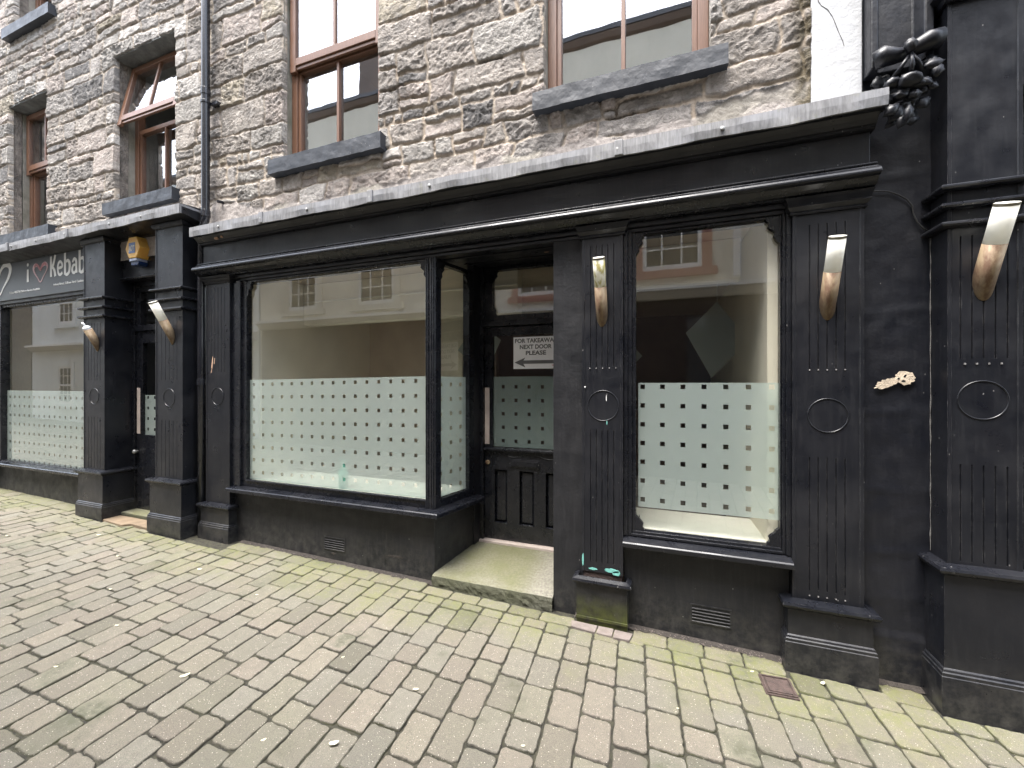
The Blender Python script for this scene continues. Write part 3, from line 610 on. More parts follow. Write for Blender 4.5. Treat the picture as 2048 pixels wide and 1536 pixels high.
# sill
def sillx(x0,x1,par,z=.60,y=-.10,mit=True,name='window_sill'):
    return MB().px([(y,z+.002),(y+.004,z+.030),(y+.012,z+.034),(-.02,z+.046),(.0,z+.047),(.0,z-.0),(y+.03,z-.004),(y+.02,z-.002)],x0,x1).build(name,M['black_frame'],par,.003)
sl=MB()
prof=[(-.10,.602),(-.098,.630),(-.090,.636),(-.02,.6405),(.06,.6415),(.06,.601),(-.06,.598)]
vs=[];k=len(prof)
for (o,z) in prof: vs.append((-3.69,o,z))
# mitre corner
for (o,z) in prof:
    q=RA+Vector((0,o)); 
    t=o; # outward offset on return = o along -nr
    # intersection of line y=o with return line offset by t
    base=RA+nr*t; u=(o-base.y)/dr.y; c_=base+dr*u; vs.append((c_.x,c_.y,z))
for (o,z) in prof:
    base=RA+nr*o; q=base+dr*.50; vs.append((q.x,q.y,z))
fs=[]
for s_ in range(2):
    for i in range(k): fs.append((s_*k+i,s_*k+(i+1)%k,(s_+1)*k+(i+1)%k,(s_+1)*k+i))
fs+=[tuple(range(k)),tuple(range(2*k,3*k))[::-1]]
sl.add(vs,fs).build('window_sill',M['black_frame'],S,.003)
# corner post with beads
cp=MB(); cp.pz([(-1.669,-.012),(-1.604,-.014),(-1.590,.0),(-1.578,.055),(-1.669,.055)],.642,2.4965)
for x in (-1.662,-1.648,-1.622,-1.606): cp.tube([(x,-.014,.645),(x,-.014,2.495)],.0062,8)
CP=cp.build('corner_post',M['black_frame'],S)
# return window (glass u .06...40)
splay('side_frame',M['black_frame'],.055,.40,-.004,.05,.6420,.700); splay('side_frame',M['black_frame'],.392,.455,-.012,.055,.6425,2.4963)
RW=splay('side_window',M['black_frame'],.055,.392,.0,.05,2.470,2.4964)
def sq(u0,u1,t,z0,z1): 
    a=RA+dr*u0+nr*t; b=RA+dr*u1+nr*t; return [(a.x,a.y,z0),(b.x,b.y,z0),(b.x,b.y,z1),(a.x,a.y,z1)]
MB().quad(*sq(.05,.40,.022,.695,2.475)).build('glass_pane',M['glass'],RW)
fo=MB().quad((0,0,0),(.34,0,0),(.34,0,.915),(0,0,.915)).build('frosted_film',m_film('film_side',.045,.06,.1145,.1135,.027,.029),RW)
qa=RA+dr*.052+nr*.026; fo.location=(qa.x,qa.y,.705); fo.rotation_euler=(0,0,math.atan2(dr.y,dr.x))
a_=RA+dr*.056; bracket(RW,(a_.x,a_.y),2.472,1,1,-.012,.008,w=.05,axis=(dr.x,dr.y)); a_=RA+dr*.392; bracket(RW,(a_.x,a_.y),2.472,-1,1,-.012,.008,w=.05,axis=(dr.x,dr.y))
splay('lobby_post',M['black'],.455,.57,-.012,.06,.20,2.5495)
# --- door and frame
yd=.55
df=MB(); df.box(-1.476,-1.445,yd-.03,yd+.05,.20,2.5495).box(-.62,-.56,yd-.03,yd+.05,.20,2.5495).box(-1.445,-.62,yd-.035,yd+.05,2.045,2.085).box(-1.445,-.62,yd-.02,yd+.05,2.085,2.135).box(-1.445,-.62,yd-.01,yd+.05,2.515,2.5495).box(-1.445,-1.372,yd-.01,yd+.05,2.135,2.515)
DF=df.build('door_frame',M['black_frame'],S,.003)
MB().quad((-1.38,yd+.02,2.13),(-.62,yd+.02,2.13),(-.62,yd+.02,2.52),(-1.38,yd+.02,2.52)).build('transom_glass',M['glass'],DF)
bracket(DF,-1.372,2.515,1,1,yd-.008,yd+.01,w=.05,h=.10); bracket(DF,-1.372,2.136,1,-1,yd-.008,yd+.01,w=.035,h=.05)
dm=MB(); dm.box(-1.443,-1.372,yd,yd+.045,.262,2.040).box(-.72,-.622,yd,yd+.045,.262,2.040).box(-1.372,-.72,yd,yd+.045,1.968,2.040).box(-1.372,-.72,yd,yd+.045,.845,1.030)
dm.box(-1.372,-.72,yd,yd+.045,.262,.405)
for a,b in ((-1.372,-1.353),(-1.243,-1.130),(-1.009,-.905),(-.790,-.72)): dm.box(a,b,yd,yd+.045,.405,.845)
DR=dm.build('door',M['black_frame'],S,.003)
for a,b in ((-1.353,-1.243),(-1.130,-1.009),(-.905,-.790)):
    m=MB(); z0,z1=.405,.845; i=.018; yb_=yd+.034; yf_=yd+.020
    m.add([(a,yb_,z0),(b,yb_,z0),(b,yb_,z1),(a,yb_,z1),(a+i,yf_,z0+i),(b-i,yf_,z0+i),(b-i,yf_,z1-i),(a+i,yf_,z1-i)],[(0,1,5,4),(1,2,6,5),(2,3,7,6),(3,0,4,7),(4,5,6,7)])
    m.build('door_panel',M['black_frame'],DR)
MB().px([(yd-.001,1.030),(yd-.028,1.022),(yd-.028,1.008),(yd-.001,1.002)],-1.443,-.622).build('weather_bar',M['black_frame'],DR,.002)
MB().tube([(-1.34+t*.62,yd-.002,.975+.018*math.cos(t*4*math.pi)-.01*(t<.08)) for t in np.linspace(0,1,40)],.003,6).build('scroll_moulding',M['black_frame'],DR)
lp=box('letter_plate',M['black_frame'],DR,-1.219,-.955,yd-.010,yd-.0005,.874,.942); 
box('letter_flap',M['black_frame'],lp,-1.205,-.969,yd-.015,yd-.0105,.886,.930)
for x in (-1.211,-.963): MB().tube([(x,yd-.0095,.908),(x,yd-.013,.908)],.003,8).build('screw',M['screw'],lp)
MB().tube([(-1.413,yd-.0005,.903),(-1.413,yd-.012,.903),(-1.413,yd-.014,.903)],[.019,.018,.012],16).build('door_lock',M['brass'],DR)
MB().quad((-1.375,yd+.022,1.02),(-.715,yd+.022,1.02),(-.715,yd+.022,1.975),(-1.375,yd+.022,1.975)).build('door_glass',M['glass'],DR)
MB().quad((-1.372,yd+.026,1.035),(-.72,yd+.026,1.035),(-.72,yd+.026,1.625),(-1.372,yd+.026,1.625)).build('frosted_film',m_film('film_door',-1.285,1.54,.1145,.1135,.026,.029,col=(.50,.61,.58)),DR)
box('pale_edge_strip',M['pale'],DR,-1.441,-1.399,yd-.004,yd-.0005,1.055,1.532,bevel=.001)
box('threshold',M['pale'],S,-1.476,-.60,yd-.05,yd+.06,.20,.258,bevel=.004)
# lobby ceiling and side wall
box('lobby_ceiling',M['black'],S,-1.70,-.56,.021,.60,2.5497,2.58)
for yy in (.15,.27,.39): box('ceiling_batten',M['black'],S,-1.56,-.57,yy,yy+.012,2.5435,2.5495,bevel=.001)
box('lobby_wall',M['black_render'],S,-.60,-.5005,.101,.60,-.02,2.5495)
for x,yy,s_ in ((-1.12,.10,1),(-.97,.08,2),(-1.3,.2,3),(-.85,.3,4)):
    MB().pz([(x,yy),(x+.035,yy+.002),(x+.03,yy+.016),(x+.004,yy+.014)],2.5420,2.5432).build('flaked_patch',M['bare_wood'],S)
# --- window 2
w2=MB(); w2.box(-.2475,-.222,-.03,.06,.630,2.4965).box(-.222,-.198,-.018,.055,.630,2.4965).box(-.198,-.176,-.004,.05,.655,2.4965)
w2.box(.6345,.612,-.03,.06,.630,2.4965).box(.612,.596,-.018,.055,.630,2.4965).box(.596,.588,-.004,.05,.655,2.4965)
w2.box(-.198,.596,-.005,.05,.6300,.660).box(-.198,.596,-.022,-.006,.6300,.646)
W2=w2.build('side_display_window',M['black_frame'],S,.003)
box('head_bead',M['black_frame'],W2,-.176,.588,.004,.05,2.482,2.4965)
MB().quad((-.18,.030,.65),(.592,.030,.65),(.592,.030,2.49),(-.18,.030,2.49)).build('glass_pane',M['glass'],W2)
MB().quad((-.163,.034,.800),(.590,.034,.800),(.590,.034,1.570),(-.163,.034,1.570)).build('frosted_film',m_film('film_right',-.137,1.546,.1155,.1165,.027,.0275),W2)
bracket(W2,-.176,2.484,1,1,0,.028,w=.045,h=.12); bracket(W2,.588,2.484,-1,1,0,.028,w=.065,h=.14); bracket(W2,-.176,.658,1,-1,0,.028,w=.05,h=.09); bracket(W2,.588,.662,-1,-1,0,.028,w=.06,h=.10)
MB().px([(-.09,.580),(-.092,.605),(-.084,.612),(-.02,.626),(.06,.6295),(.06,.586),(-.05,.582)],-.2475,.6345).build('window_sill',M['black_frame'],S,.003)
# --- shop interior
IN=[]
def room(par,X0,X1,Y0,Y1,Z0,Z1,mw,mb,mf,mc):
    MB().box(X0-.05,X0,Y0,Y1,Z0,Z1).build('left_wall',mw,par); MB().box(X1,X1+.05,Y0,Y1,Z0,Z1).build('right_wall',mw,par)
    MB().box(X0-.05,X1+.05,Y1,Y1+.05,Z0,Z1).build('back_wall',mb,par); MB().box(X0-.05,X1+.05,Y0,Y1,Z0-.05,Z0).build('floor',mf,par)
    MB().box(X0-.05,X1+.05,Y0,Y1,Z1,Z1+.05).build('ceiling',mc,par)
room(S,-3.64,.625,.105,4.2,.10,2.62,M['cream'],M['brownwall'],M['floor'],M['taupe'])
# window beds
bx=MB(); bx.pz([(-3.63,.065),(-1.63,.065),(-1.56,.50),(-3.63,.50)],.640,.690); bx.build('window_board',M['cream2'],S,.004)
bx=MB().box(-3.63,-1.60,.47,.50,.20,.638).build('window_board_front',M['cream2'],S)
MB().px([(.062,.6605),(.062,.62),(.49,.62),(.49,.662)],-.215,.605).build('window_board',M['cream2'],S)
MB().pz([(.54,.062),(.612,.062),(.612,1.1),(.50,1.1)],.20,2.6).build('splayed_lining',M['cream'],S)
# bulkhead over the windows, alcoves, pier
box('bulkhead',M['cream'],S,-3.63,-1.20,.70,.82,2.19,2.615); box('bulkhead',M['cream'],S,-.30,.50,.70,.82,2.32,2.615)
box('bulkhead_bead',M['cream2'],S,-3.63,-1.20,.692,.70,2.42,2.435,bevel=.001)
box('partition',M['taupe'],S,-3.63,-2.55,1.75,1.85,.2,2.6); box('partition_pier',M['cream'],S,-2.549,-2.25,1.70,1.85,.2,2.6); box('partition_dark',M['brownwall'],S,-2.249,-1.85,1.78,1.85,.2,2.6)
box('counter',M['brownwall'],S,-1.6,.1,2.6,3.0,.2,1.25)
# ------------------------------------------------------------ things inside the shop
b=thing('bottle','green plastic bottle standing on the window board behind frosted film','bottle')
MB().tube([(-2.545,.105,z) for z in (.692,.70,.80,.83,.87,.89)],[.034,.038,.038,.034,.016,.014],16).build('body',M['bottle'],b,smooth=True)
MB().tube([(-2.545,.105,.891),(-2.545,.105,.915),(-2.545,.105,.93)],[.017,.017,.008],12).build('cap',M['bottle'],b)
def kite(x,y,z,pts,label):
    t=thing('hanging_panel',label,'decoration','translucent panels hung inside the shop'); t.location=(x,y,z)
    n_=MB().prism(pts,lambda u,v,w:(u,w,v),0,.006).build('panel',M['kite'],t)
    hi=max(q[1] for q in pts); MB().tube([(pts[0][0],.003,hi),(pts[0][0],.003,2.61-z)],.0015,5).build('string',M['white_print'],t)
n=NM('translucent_panel'); di=n.n('ShaderNodeBsdfTranslucent'); di.inputs[0].default_value=(.55,.58,.54,1); df_=n.n('ShaderNodeBsdfDiffuse'); df_.inputs[0].default_value=(.40,.42,.39,1); mx=n.n('ShaderNodeMixShader'); mx.inputs[0].default_value=.4; n.l(df_.outputs[0],mx.inputs[1]); n.l(di.outputs[0],mx.inputs[2]); n.l(mx.outputs[0],n.out.inputs[0]); M['kite']=n.m
kite(.40,1.0,1.95,[(.02,.23),(.30,-.10),(.05,-.36),(-.10,-.36+.02),(-.23,-.02)][:0]+[(-.02,.27),(.20,-.05),(-.06,-.34),(-.25,.03)],'pale kite shaped panel hanging behind the right hand shop window')
kite(-.36,1.0,1.80,[(.0,.20),(.17,.0),(-.02,-.20),(-.20,-.02)],'small dark kite panel hanging at the left edge of the right window')
kite(-1.80,1.15,1.95,[(.0,.26),(.26,.05),(.10,-.28),(-.22,-.04)],'tilted grey panel hanging behind the narrow side pane')
# ------------------------------------------------------------ kebab shopfront
K=thing('takeaway_shopfront','black takeaway shopfront with lettered sign, yellow alarm and square projecting pillars, left of the downpipe','shopfront')
# sign and cornice
SG=box('sign_board',M['sign'],K,-8.9,-5.78,-.05,.10,2.60,3.055)
cornice([(.02,3.056),(-.055,3.056),(-.075,3.062),(-.16,3.080),(-.235,3.092),(-.235,3.15),(.02,3.15)],-9.3,-4.045,'top_cornice',M['black'],K)
flashing(K,-9.3,-4.055,-.25,3.090,3.172,[-8.15,-7.05,-5.83],[-6.98,-6.45,-5.88,-5.1,-4.6,-7.6],seed=8)
MB().add([(-4.053,-.252,3.172),(-4.053,.0,3.176),(-4.053,.0,3.096),(-4.053,-.252,3.090),(-4.062,-.245,3.172),(-4.062,.0,3.176),(-4.062,.0,3.096),(-4.062,-.245,3.090)],[(0,1,2,3),(4,7,6,5),(0,3,7,4),(0,4,5,1),(3,2,6,7)]).build('flashing_return',M['lead'],K)
box('header_panel',M['black'],K,-9.3,-4.10,.101,.16,2.55,3.1)
# lettering
def stroke(par,pts,w,name='letter',mat='white_print',closed=False,x0=0,z0=0,s=1,y=-.0525,sx=1,sz=1):
    """smooth stroked outline in the sign plane"""
    P=[Vector((x0+a*sx*s,z0+b*sz*s)) for a,b in pts]
    def cr(p0,p1,p2,p3,t): return .5*((2*p1)+(-p0+p2)*t+(2*p0-5*p1+4*p2-p3)*t*t+(-p0+3*p1-3*p2+p3)*t**3)
    if len(P)>2:
        Q=[]; n_=len(P)
        rng_=range(n_) if closed else range(n_-1)
        for i in rng_:
            p0=P[(i-1)%n_] if closed or i>0 else P[0]; p1=P[i]; p2=P[(i+1)%n_]; p3=P[(i+2)%n_] if closed or i+2<n_ else P[-1]
            for t in np.linspace(0,1,7)[:-1]: Q.append(cr(p0,p1,p2,p3,t))
        if not closed: Q.append(P[-1])
        P=Q
    ws=w if hasattr(w,'__len__') else [w]*len(P)
    if len(ws)!=len(P): ws=np.interp(np.linspace(0,1,len(P)),np.linspace(0,1,len(ws)),ws)
    m=MB(); L=[];Rr=[]; n_=len(P)
    for i in range(n_):
        a=P[(i-1)%n_] if closed or i>0 else P[0]; b_=P[(i+1)%n_] if closed or i<n_-1 else P[-1]
        t=(b_-a).normalized(); nn=Vector((-t.y,t.x))*ws[i]/2; L.append(P[i]+nn); Rr.append(P[i]-nn)
    seg=range(n_) if closed else range(n_-1)
    vs=[(q.x,y,q.y) for q in L]+[(q.x,y,q.y) for q in Rr]; fs=[(i,(i+1)%n_,(i+1)%n_+n_,i+n_) for i in seg]
    m.add(vs,fs)
    o=m.build(name,M[mat],par); so=o.modifiers.new('t','SOLIDIFY'); so.thickness=.0015; so.offset=0
    return o
def letter(ch,x,par=SG):
    st=[]
    if ch=='K': st=[([(0,0),(.0,.235)],.034),([(.012,.10),(.045,.15),(.075,.245)],.034),([(.022,.115),(.058,.07),(.075,.0)],[.026,.034,.038])]
    if ch=='e': st=[([(.012,.085),(.070,.095),(.072,.130),(.042,.158),(.010,.135),(.002,.080),(.015,.022),(.045,.008),(.078,.030)],.027)]
    if ch=='b': st=[([(.0,.0),(.0,.245)],.034),([(.008,.140),(.045,.155),(.074,.125),(.078,.075),(.065,.02),(.030,-.002),(.004,.010)],[.02,.03,.036,.036,.034,.03,.026])]
    if ch=='a': st=[([(.008,.125),(.035,.160),(.066,.135),(.070,.070),(.072,.0)],[.02,.028,.034,.034,.034]),([(.066,.088),(.026,.090),(.004,.055),(.012,.015),(.040,.004),(.062,.030)],[.02,.026,.03,.03,.026,.02])]
    for i,(p_,w_) in enumerate(st): stroke(par,p_,[q*1.15 for q in w_] if hasattr(w_,'__len__') else w_*1.15,'letter_'+ch.lower(),x0=x,z0=2.800,y=-.0525-.0003*i,sx=1.22)
for ch,x in (('K',-6.655),('e',-6.515),('b',-6.365),('a',-6.225),('b',-6.075)): letter(ch,x)
stroke(SG,[(0,0),(0,.150)],[.048,.038],'letter_i',x0=-7.165,z0=2.785); blob(SG,'letter_i_dot',M['white_print'],-7.165,2.990,.022,.020,-.0515,3,rough=.05)
H_=[(0,-.105),(.065,-.045),(.125,.015),(.150,.07),(.125,.105),(.075,.108),(.030,.080),(0,.040),(-.030,.080),(-.075,.108),(-.125,.105),(-.150,.07),(-.125,.015),(-.065,-.045)]
hh=[(a,b*.95) for a,b in H_]
stroke(SG,hh,[.013,.014,.016,.03,.045,.045,.03,.018,.03,.045,.045,.03,.016,.014],'heart_outline','pink_print',True,x0=-6.885,z0=2.862)
stroke(SG,[(-.13,.085),(-.09,.108),(-.04,.085),(0,.045),(.04,.085),(.09,.108),(.13,.085)],.032,'heart_top','red_print',False,x0=-6.885,z0=2.862,y=-.0535)
stroke(SG,[(a*1.9,b*1.75) for a,b in H_],[.02,.024,.05,.07,.07,.05,.035,.03,.035,.05,.07,.07,.05,.024],'heart_outline','white_print',True,x0=-7.86,z0=2.852)
text_mesh('small_lettering','Arbory Street, Callows Yard, Castletown',M['white_print'],SG,-6.61,-.0515,2.692,.026,.655,.012)
text_mesh('small_lettering','Tel no 482374, Delivery Service Available',M['white_print'],SG,-7.60,-.0515,2.673,.026,.70,.012)
# kebab window
kw=MB(); kw.box(-8.02,-7.911,-.02,.06,.60,2.5995).box(-7.911,-5.79,-.01,.06,2.53,2.5995).box(-7.911,-5.79,-.02,.05,.560,.600)
KW=kw.build('front_window',M['black_frame'],K,.004)
box('window_head',M['black'],K,-8.02,-5.79,-.035,.0,2.560,2.5995)
MB().quad((-7.92,.030,.59),(-5.78,.030,.59),(-5.78,.030,2.54),(-7.92,.030,2.54)).build('glass_pane',M['glass'],KW)
MB().quad((-7.905,.034,.60),(-5.79,.034,.60),(-5.79,.034,1.482),(-7.905,.034,1.482)).build('frosted_film',m_film('film_takeaway',-7.83,1.40,.1145,.1135,.027,.029),KW)
MB().px([(-.09,.545),(-.092,.572),(-.084,.580),(.0,.5955),(.06,.5595),(.06,.54),(-.06,.545)],-8.3,-5.74).build('window_sill',M['black_frame'],K,.003)
MB().box(-8.3,-5.74,.0,.10,-.02,.544).build('stall_riser',M['black_render'],K)
MB().box(-8.6,-8.021,-.03,.1,-.02,2.5995).build('end_pillar',M['black'],K,.004)
# pillars
for x0,x1,yb in ((-5.775,-5.40,.10),(-4.575,-4.180,.02)):
    p=shaft(K,x0,x1,-.15,yb,.60,3.058,[(.69,1.22),(1.60,2.20)])
    bars(p,x0,x1,-.15,yb,(2.452,2.355,2.262)); ring(p,(x0+x1)/2,-.147,1.435,.082)
    plinth(p,x0,x1,-.15,yb,.672,.330,ex=.042)
    wrap_mould('capital',x0,x1,-.15,yb,[(-.001,3.03),(.012,3.035),(.024,3.058),(.024,3.075),(-.001,3.075)],p,'black')
PB=box('door_panel_board',M['black'],K,-5.399,-4.576,.0,.079,2.655,3.055)
cornice([(-.001,2.645),(-.022,2.650),(-.030,2.664),(-.022,2.676),(-.001,2.682)],-5.399,-4.576,'panel_moulding',M['black_frame'],K)
# kebab door
yk=.10
kd=MB(); kd.box(-5.399,-5.355,yk-.02,yk+.06,.18,2.66).box(-5.355,-4.58,yk-.02,yk+.06,2.13,2.19).box(-5.355,-4.58,yk-.02,yk+.06,2.60,2.66).box(-5.355,-5.29,yk,yk+.06,2.19,2.60)
KD=kd.build('door_frame',M['black_frame'],K,.003)
MB().quad((-5.30,yk+.03,2.18),(-4.58,yk+.03,2.18),(-4.58,yk+.03,2.61),(-5.30,yk+.03,2.61)).build('transom_glass',M['glass'],KD)
kk=MB(); kk.box(-5.353,-5.25,yk,yk+.045,.225,2.128).box(-4.69,-4.58,yk,yk+.045,.225,2.128).box(-5.25,-4.69,yk,yk+.045,2.0,2.128).box(-5.25,-4.69,yk,yk+.045,.225,1.02)
KR=kk.build('door',M['black_frame'],K,.003)
MB().quad((-5.26,yk+.02,1.01),(-4.68,yk+.02,1.01),(-4.68,yk+.02,2.01),(-5.26,yk+.02,2.01)).build('door_glass',M['glass'],KR)
MB().quad((-5.25,yk+.024,1.02),(-4.69,yk+.024,1.02),(-4.69,yk+.024,1.445),(-5.25,yk+.024,1.445)).build('frosted_film',m_film('film_takeaway_door',-5.20,1.42,.1145,.1135,.027,.029),KR)
box('pale_edge_strip',M['pale'],KR,-5.34,-5.285,yk-.004,yk-.0005,1.03,1.52,bevel=.001)
MB().tube([(-5.325,yk,.84),(-5.325,yk-.04,.84),(-5.325,yk-.05,.84)],[.012,.022,.014],14).build('door_knob',M['screw'],KR,smooth=True)
for a,b in ((-5.19,-5.0),(-4.94,-4.76)): box('door_panel',M['black_frame'],KR,a,b,yk-.008,yk-.0005,.40,.88,bevel=.006)
room(K,-8.3,-5.50,.165,3.0,.15,2.7,M['cream'],M['taupe'],M['floor'],M['cream']); room(K,-5.40,-4.2,.17,3.0,.15,2.7,M['darkroom'],M['darkroom'],M['floor'],M['darkroom'])
# ------------------------------------------------------------ steps
def step_mesh():
    m=MB(); nx,ny=46,28; vs=[];fs=[]
    rr=np.random.RandomState(3)
    def pt(i,j):
        x=-1.602+(i/nx)*(.904); y=-.032+(j/ny)*(.53)
        xl=-1.602+ .221*(y+.0)  if y>0 else -1.602
        x=max(x,xl)
        z=.168+(.240-.168)*(j/ny)+.002*float(pn(np.array([x*14.]),np.array([y*14.]),4)[0])
        return x,y,z
    for j in range(ny+1):
        for i in range(nx+1):
            x,y,z=pt(i,j)
            if j==0: z-=.006; y+=.003*float(pn(np.array([x*30.]),np.array([1.]),5)[0])
            vs.append((x,y,z))
    for j in range(ny):
        for i in range(nx): o=j*(nx+1)+i; fs.append((o,o+1,o+nx+2,o+nx+1))
    b0=len(vs)
    for r_ in range(1,5):
        for i in range(nx+1):
            x,y,z=vs[i]; q=float(fbm(np.array([x*22.]),np.array([r_*1.7]),6,3)[0])
            vs.append((x,-.034-.007*q-.004,(z)-r_*.022 -(.004*q if r_<4 else 0)))
    for r_ in range(4):
        for i in range(nx):
            a=(i if r_==0 else b0+(r_-1)*(nx+1)+i); c_=b0+r_*(nx+1)+i; fs.append((a,a+1,c_+1,c_))
    m.add(vs,fs); return m
st=thing('door_step','worn mossy concrete step in front of the recessed shop door','step')
step_mesh().build('slab',M['step'],st,smooth=False)
st=thing('stone_step','green mossy stone step at the narrow takeaway door','step')
MB().box(-5.399,-4.576,-.035,.16,.05,.222).build('slab',M['step'],st,.012)
st=thing('paving_slab','broken brown flagstone lying between the two square pillars','paving slab')
MB().pz([(-5.36,-.185),(-4.98,-.215),(-4.93,-.16),(-4.60,-.185),(-4.60,-.037),(-5.38,-.037)],.10,.190).build('slab',M['brownslab'],st,.006)
# ------------------------------------------------------------ right-hand black frontage
PB=thing('black_frontage','tall glossy black frontage with carved fruit bracket at the right edge','building')
def wallgrid():
    m=MB(); x0,x1=.951,1.232; zs=np.arange(-.02,7.0,.02); xs=np.linspace(x0,x1,15); vs=[];fs=[]
    for z in zs:
        for x in xs:
            bl=.006*float(pn(np.array([x*2.]),np.array([z*2.3]),14)[0])+.0025*float(pn(np.array([x*14.]),np.array([z*14.]),15)[0])
            for zj in (.47,.70,1.02,1.42,1.93,2.62):
                dz=z-(zj+.06*(x-1.05)); bl+=.004*math.exp(-(dz/.012)**2)
            vs.append((x,.002-bl-(.01 if z<.3 else 0),z))
    k=len(xs)
    for j in range(len(zs)-1):
        for i in range(k-1): o=j*k+i; fs.append((o,o+1,o+k+1,o+k))
    m.add(vs,fs); return m
wallgrid().build('wall_face',M['black_wall'],PB,smooth=True)
MB().box(.951,3.2,.03,.30,-.02,7.0).build('wall',M['black_wall'],PB)
p=shaft(PB,1.232,1.490,-.13,.03,.66,3.36,[(.74,1.19),(1.68,2.25)],span=.50)
bars(p,1.232,1.490,-.13,.03,(2.474,2.388,2.302)); ring(p,1.358,-.127,1.489,.088)
plinth(p,1.232,1.490,-.13,.03,.722,.235,ex=.034)
for i in range(4): 
    x=1.358+(i-1.5)*.042; MB().tube([(x,-.127,1.66),(x,-.129,1.652)],.004,6).build('groove_stop',M['sealant'],p)
wrap_mould('capital',1.232,1.490,-.13,.03,[(-.001,3.34),(.015,3.34),(.022,3.36),(.05,3.38),(.055,3.46),(-.001,3.46)],p,'black')
MB().box(1.22,1.50,-.16,.03,3.461,7.0).build('upper_pilaster',M['black'],PB,.006)
kw=MB(); kw.box(1.4905,1.545,-.05,.06,.70,2.9).box(1.545,3.1,-.02,.06,.70,.78).box(1.545,3.1,-.02,.06,2.80,2.9)
KW=kw.build('front_window',M['black_frame'],PB,.004)
MB().quad((1.54,.012,.77),(3.1,.012,.77),(3.1,.012,2.81),(1.54,.012,2.81)).build('glass_pane',M['glass'],KW)
MB().quad((1.546,.020,.78),(3.1,.020,.78),(3.1,.020,1.525),(1.546,.020,1.525)).build('frosted_film',m_film('film_far_right',1.70,1.40,.1145,.1135,.027,.029),KW)
MB().px([(-.15,.665),(-.15,.700),(-.05,.715),(.02,.715),(.02,.665)],1.4905,3.2).build('window_sill',M['black_frame'],PB,.004)
MB().box(1.4905,3.2,-.06,.029,-.05,.664).build('stall_riser',M['black'],PB,.004); MB().box(1.4905,3.2,-.12,.029,2.901,3.4).build('fascia_board',M['black'],PB,.004)
blob(PB,'bare_plaster_patch',M['plaster'],1.126,1.594,.044,.038,-.010,21,k=30,th=.004,rough=.22); blob(PB,'bare_plaster_patch',M['plaster'],1.052,1.565,.058,.027,-.0095,22,k=30,dz=.014,th=.004,rough=.3)
blob(PB,'patch_hole',M['hole'],1.120,1.578,.010,.006,-.0140,23,k=12,th=.001); blob(PB,'patch_hole',M['hole'],1.126,1.604,.007,.008,-.0140,24,k=12,dz=.004,th=.001); blob(PB,'patch_hole',M['hole'],1.100,1.590,.007,.005,-.0140,25,k=12,th=.001)
random.seed(9)
MB().tube([(1.2285+random.uniform(-.0012,.0012),-.006,z) for z in np.arange(.74,2.34,.04)],[random.choice((.0012,.0018,.0026,.0032)) for _ in np.arange(.74,2.34,.04)],5).build('sealant_bead',M['sealant'],PB)
# carved bracket: scroll roll, tie, stems, fruit and leaves
CB=thing('carved_bracket','black carved fruit and leaf swag bracket under a scroll','ornament')
MB().pz([(.955,-.0),(.955,-.10),(.985,-.10),(1.0,-.05),(1.14,-.05),(1.165,-.10),(1.20,-.10),(1.20,-.0)],3.13,4.2).build('niche_back',M['black_wall'],CB,.006)
MB().tube([(.955,-.13,3.145),(.985,-.145,3.150),(1.04,-.13,3.150),(1.08,-.12,3.155)],[.040,.046,.034,.028],16).build('scroll',M['black_wall'],CB,smooth=True)
MB().tube([(1.08,-.12,3.155),(1.11,-.13,3.165),(1.16,-.145,3.180),(1.205,-.14,3.185)],[.026,.034,.042,.040],16).build('scroll',M['black_wall'],CB,smooth=True)
MB().tube([(1.072,-.175,3.17),(1.075,-.185,3.15),(1.078,-.18,3.125)],[.022,.026,.018],12).build('tie',M['black_wall'],CB,smooth=True)
for a in ((1.078,-.175,3.12,1.02,-.15,3.03),(1.078,-.18,3.12,1.08,-.17,3.03),(1.08,-.175,3.12,1.13,-.15,3.04)):
    x,y,z,X,Y,Z=a; MB().tube([(x,y,z),((x+X)/2,(y+Y)/2-.01,(z+Z)/2),(X,Y,Z)],[.006,.009,.012],8).build('stem',M['black_wall'],CB,smooth=True)
random.seed(12)
def ico(name,c,r,par,mat,seed,sq=(1,1,1),amp=.26):
    bm=bmesh.new(); bmesh.ops.create_icosphere(bm,subdivisions=3,radius=1)
    for v in bm.verts:
        q=v.co.copy(); d=1+amp*float(fbm(np.array([q.x*2.1+seed]),np.array([q.y*2.1+q.z*1.7]),seed,3)[0]); v.co=Vector((q.x*sq[0]*r*d+c[0],q.y*sq[1]*r*d+c[1],q.z*sq[2]*r*d+c[2]))
    me=bpy.data.meshes.new(name); bm.to_mesh(me); bm.free(); me.polygons.foreach_set('use_smooth',[True]*len(me.polygons)); o=bpy.data.objects.new(name,me); C.objects.link(o); me.materials.append(mat); o.parent=par
for i,(x,y,z,r) in enumerate(((1.075,-.175,2.995,.038),(1.02,-.15,3.01,.030),(1.12,-.15,2.985,.026),(1.05,-.15,2.945,.026),(1.10,-.15,2.935,.024),(1.14,-.13,2.955,.018),(1.075,-.13,2.905,.022),(1.045,-.12,2.90,.016),(1.17,-.12,3.09,.022),(1.14,-.12,3.09,.014),(1.10,-.12,2.90,.015))):
    ico('fruit',(x,y,z),r,CB,M['black_wall'],i+3,(1.15,.9,.85))
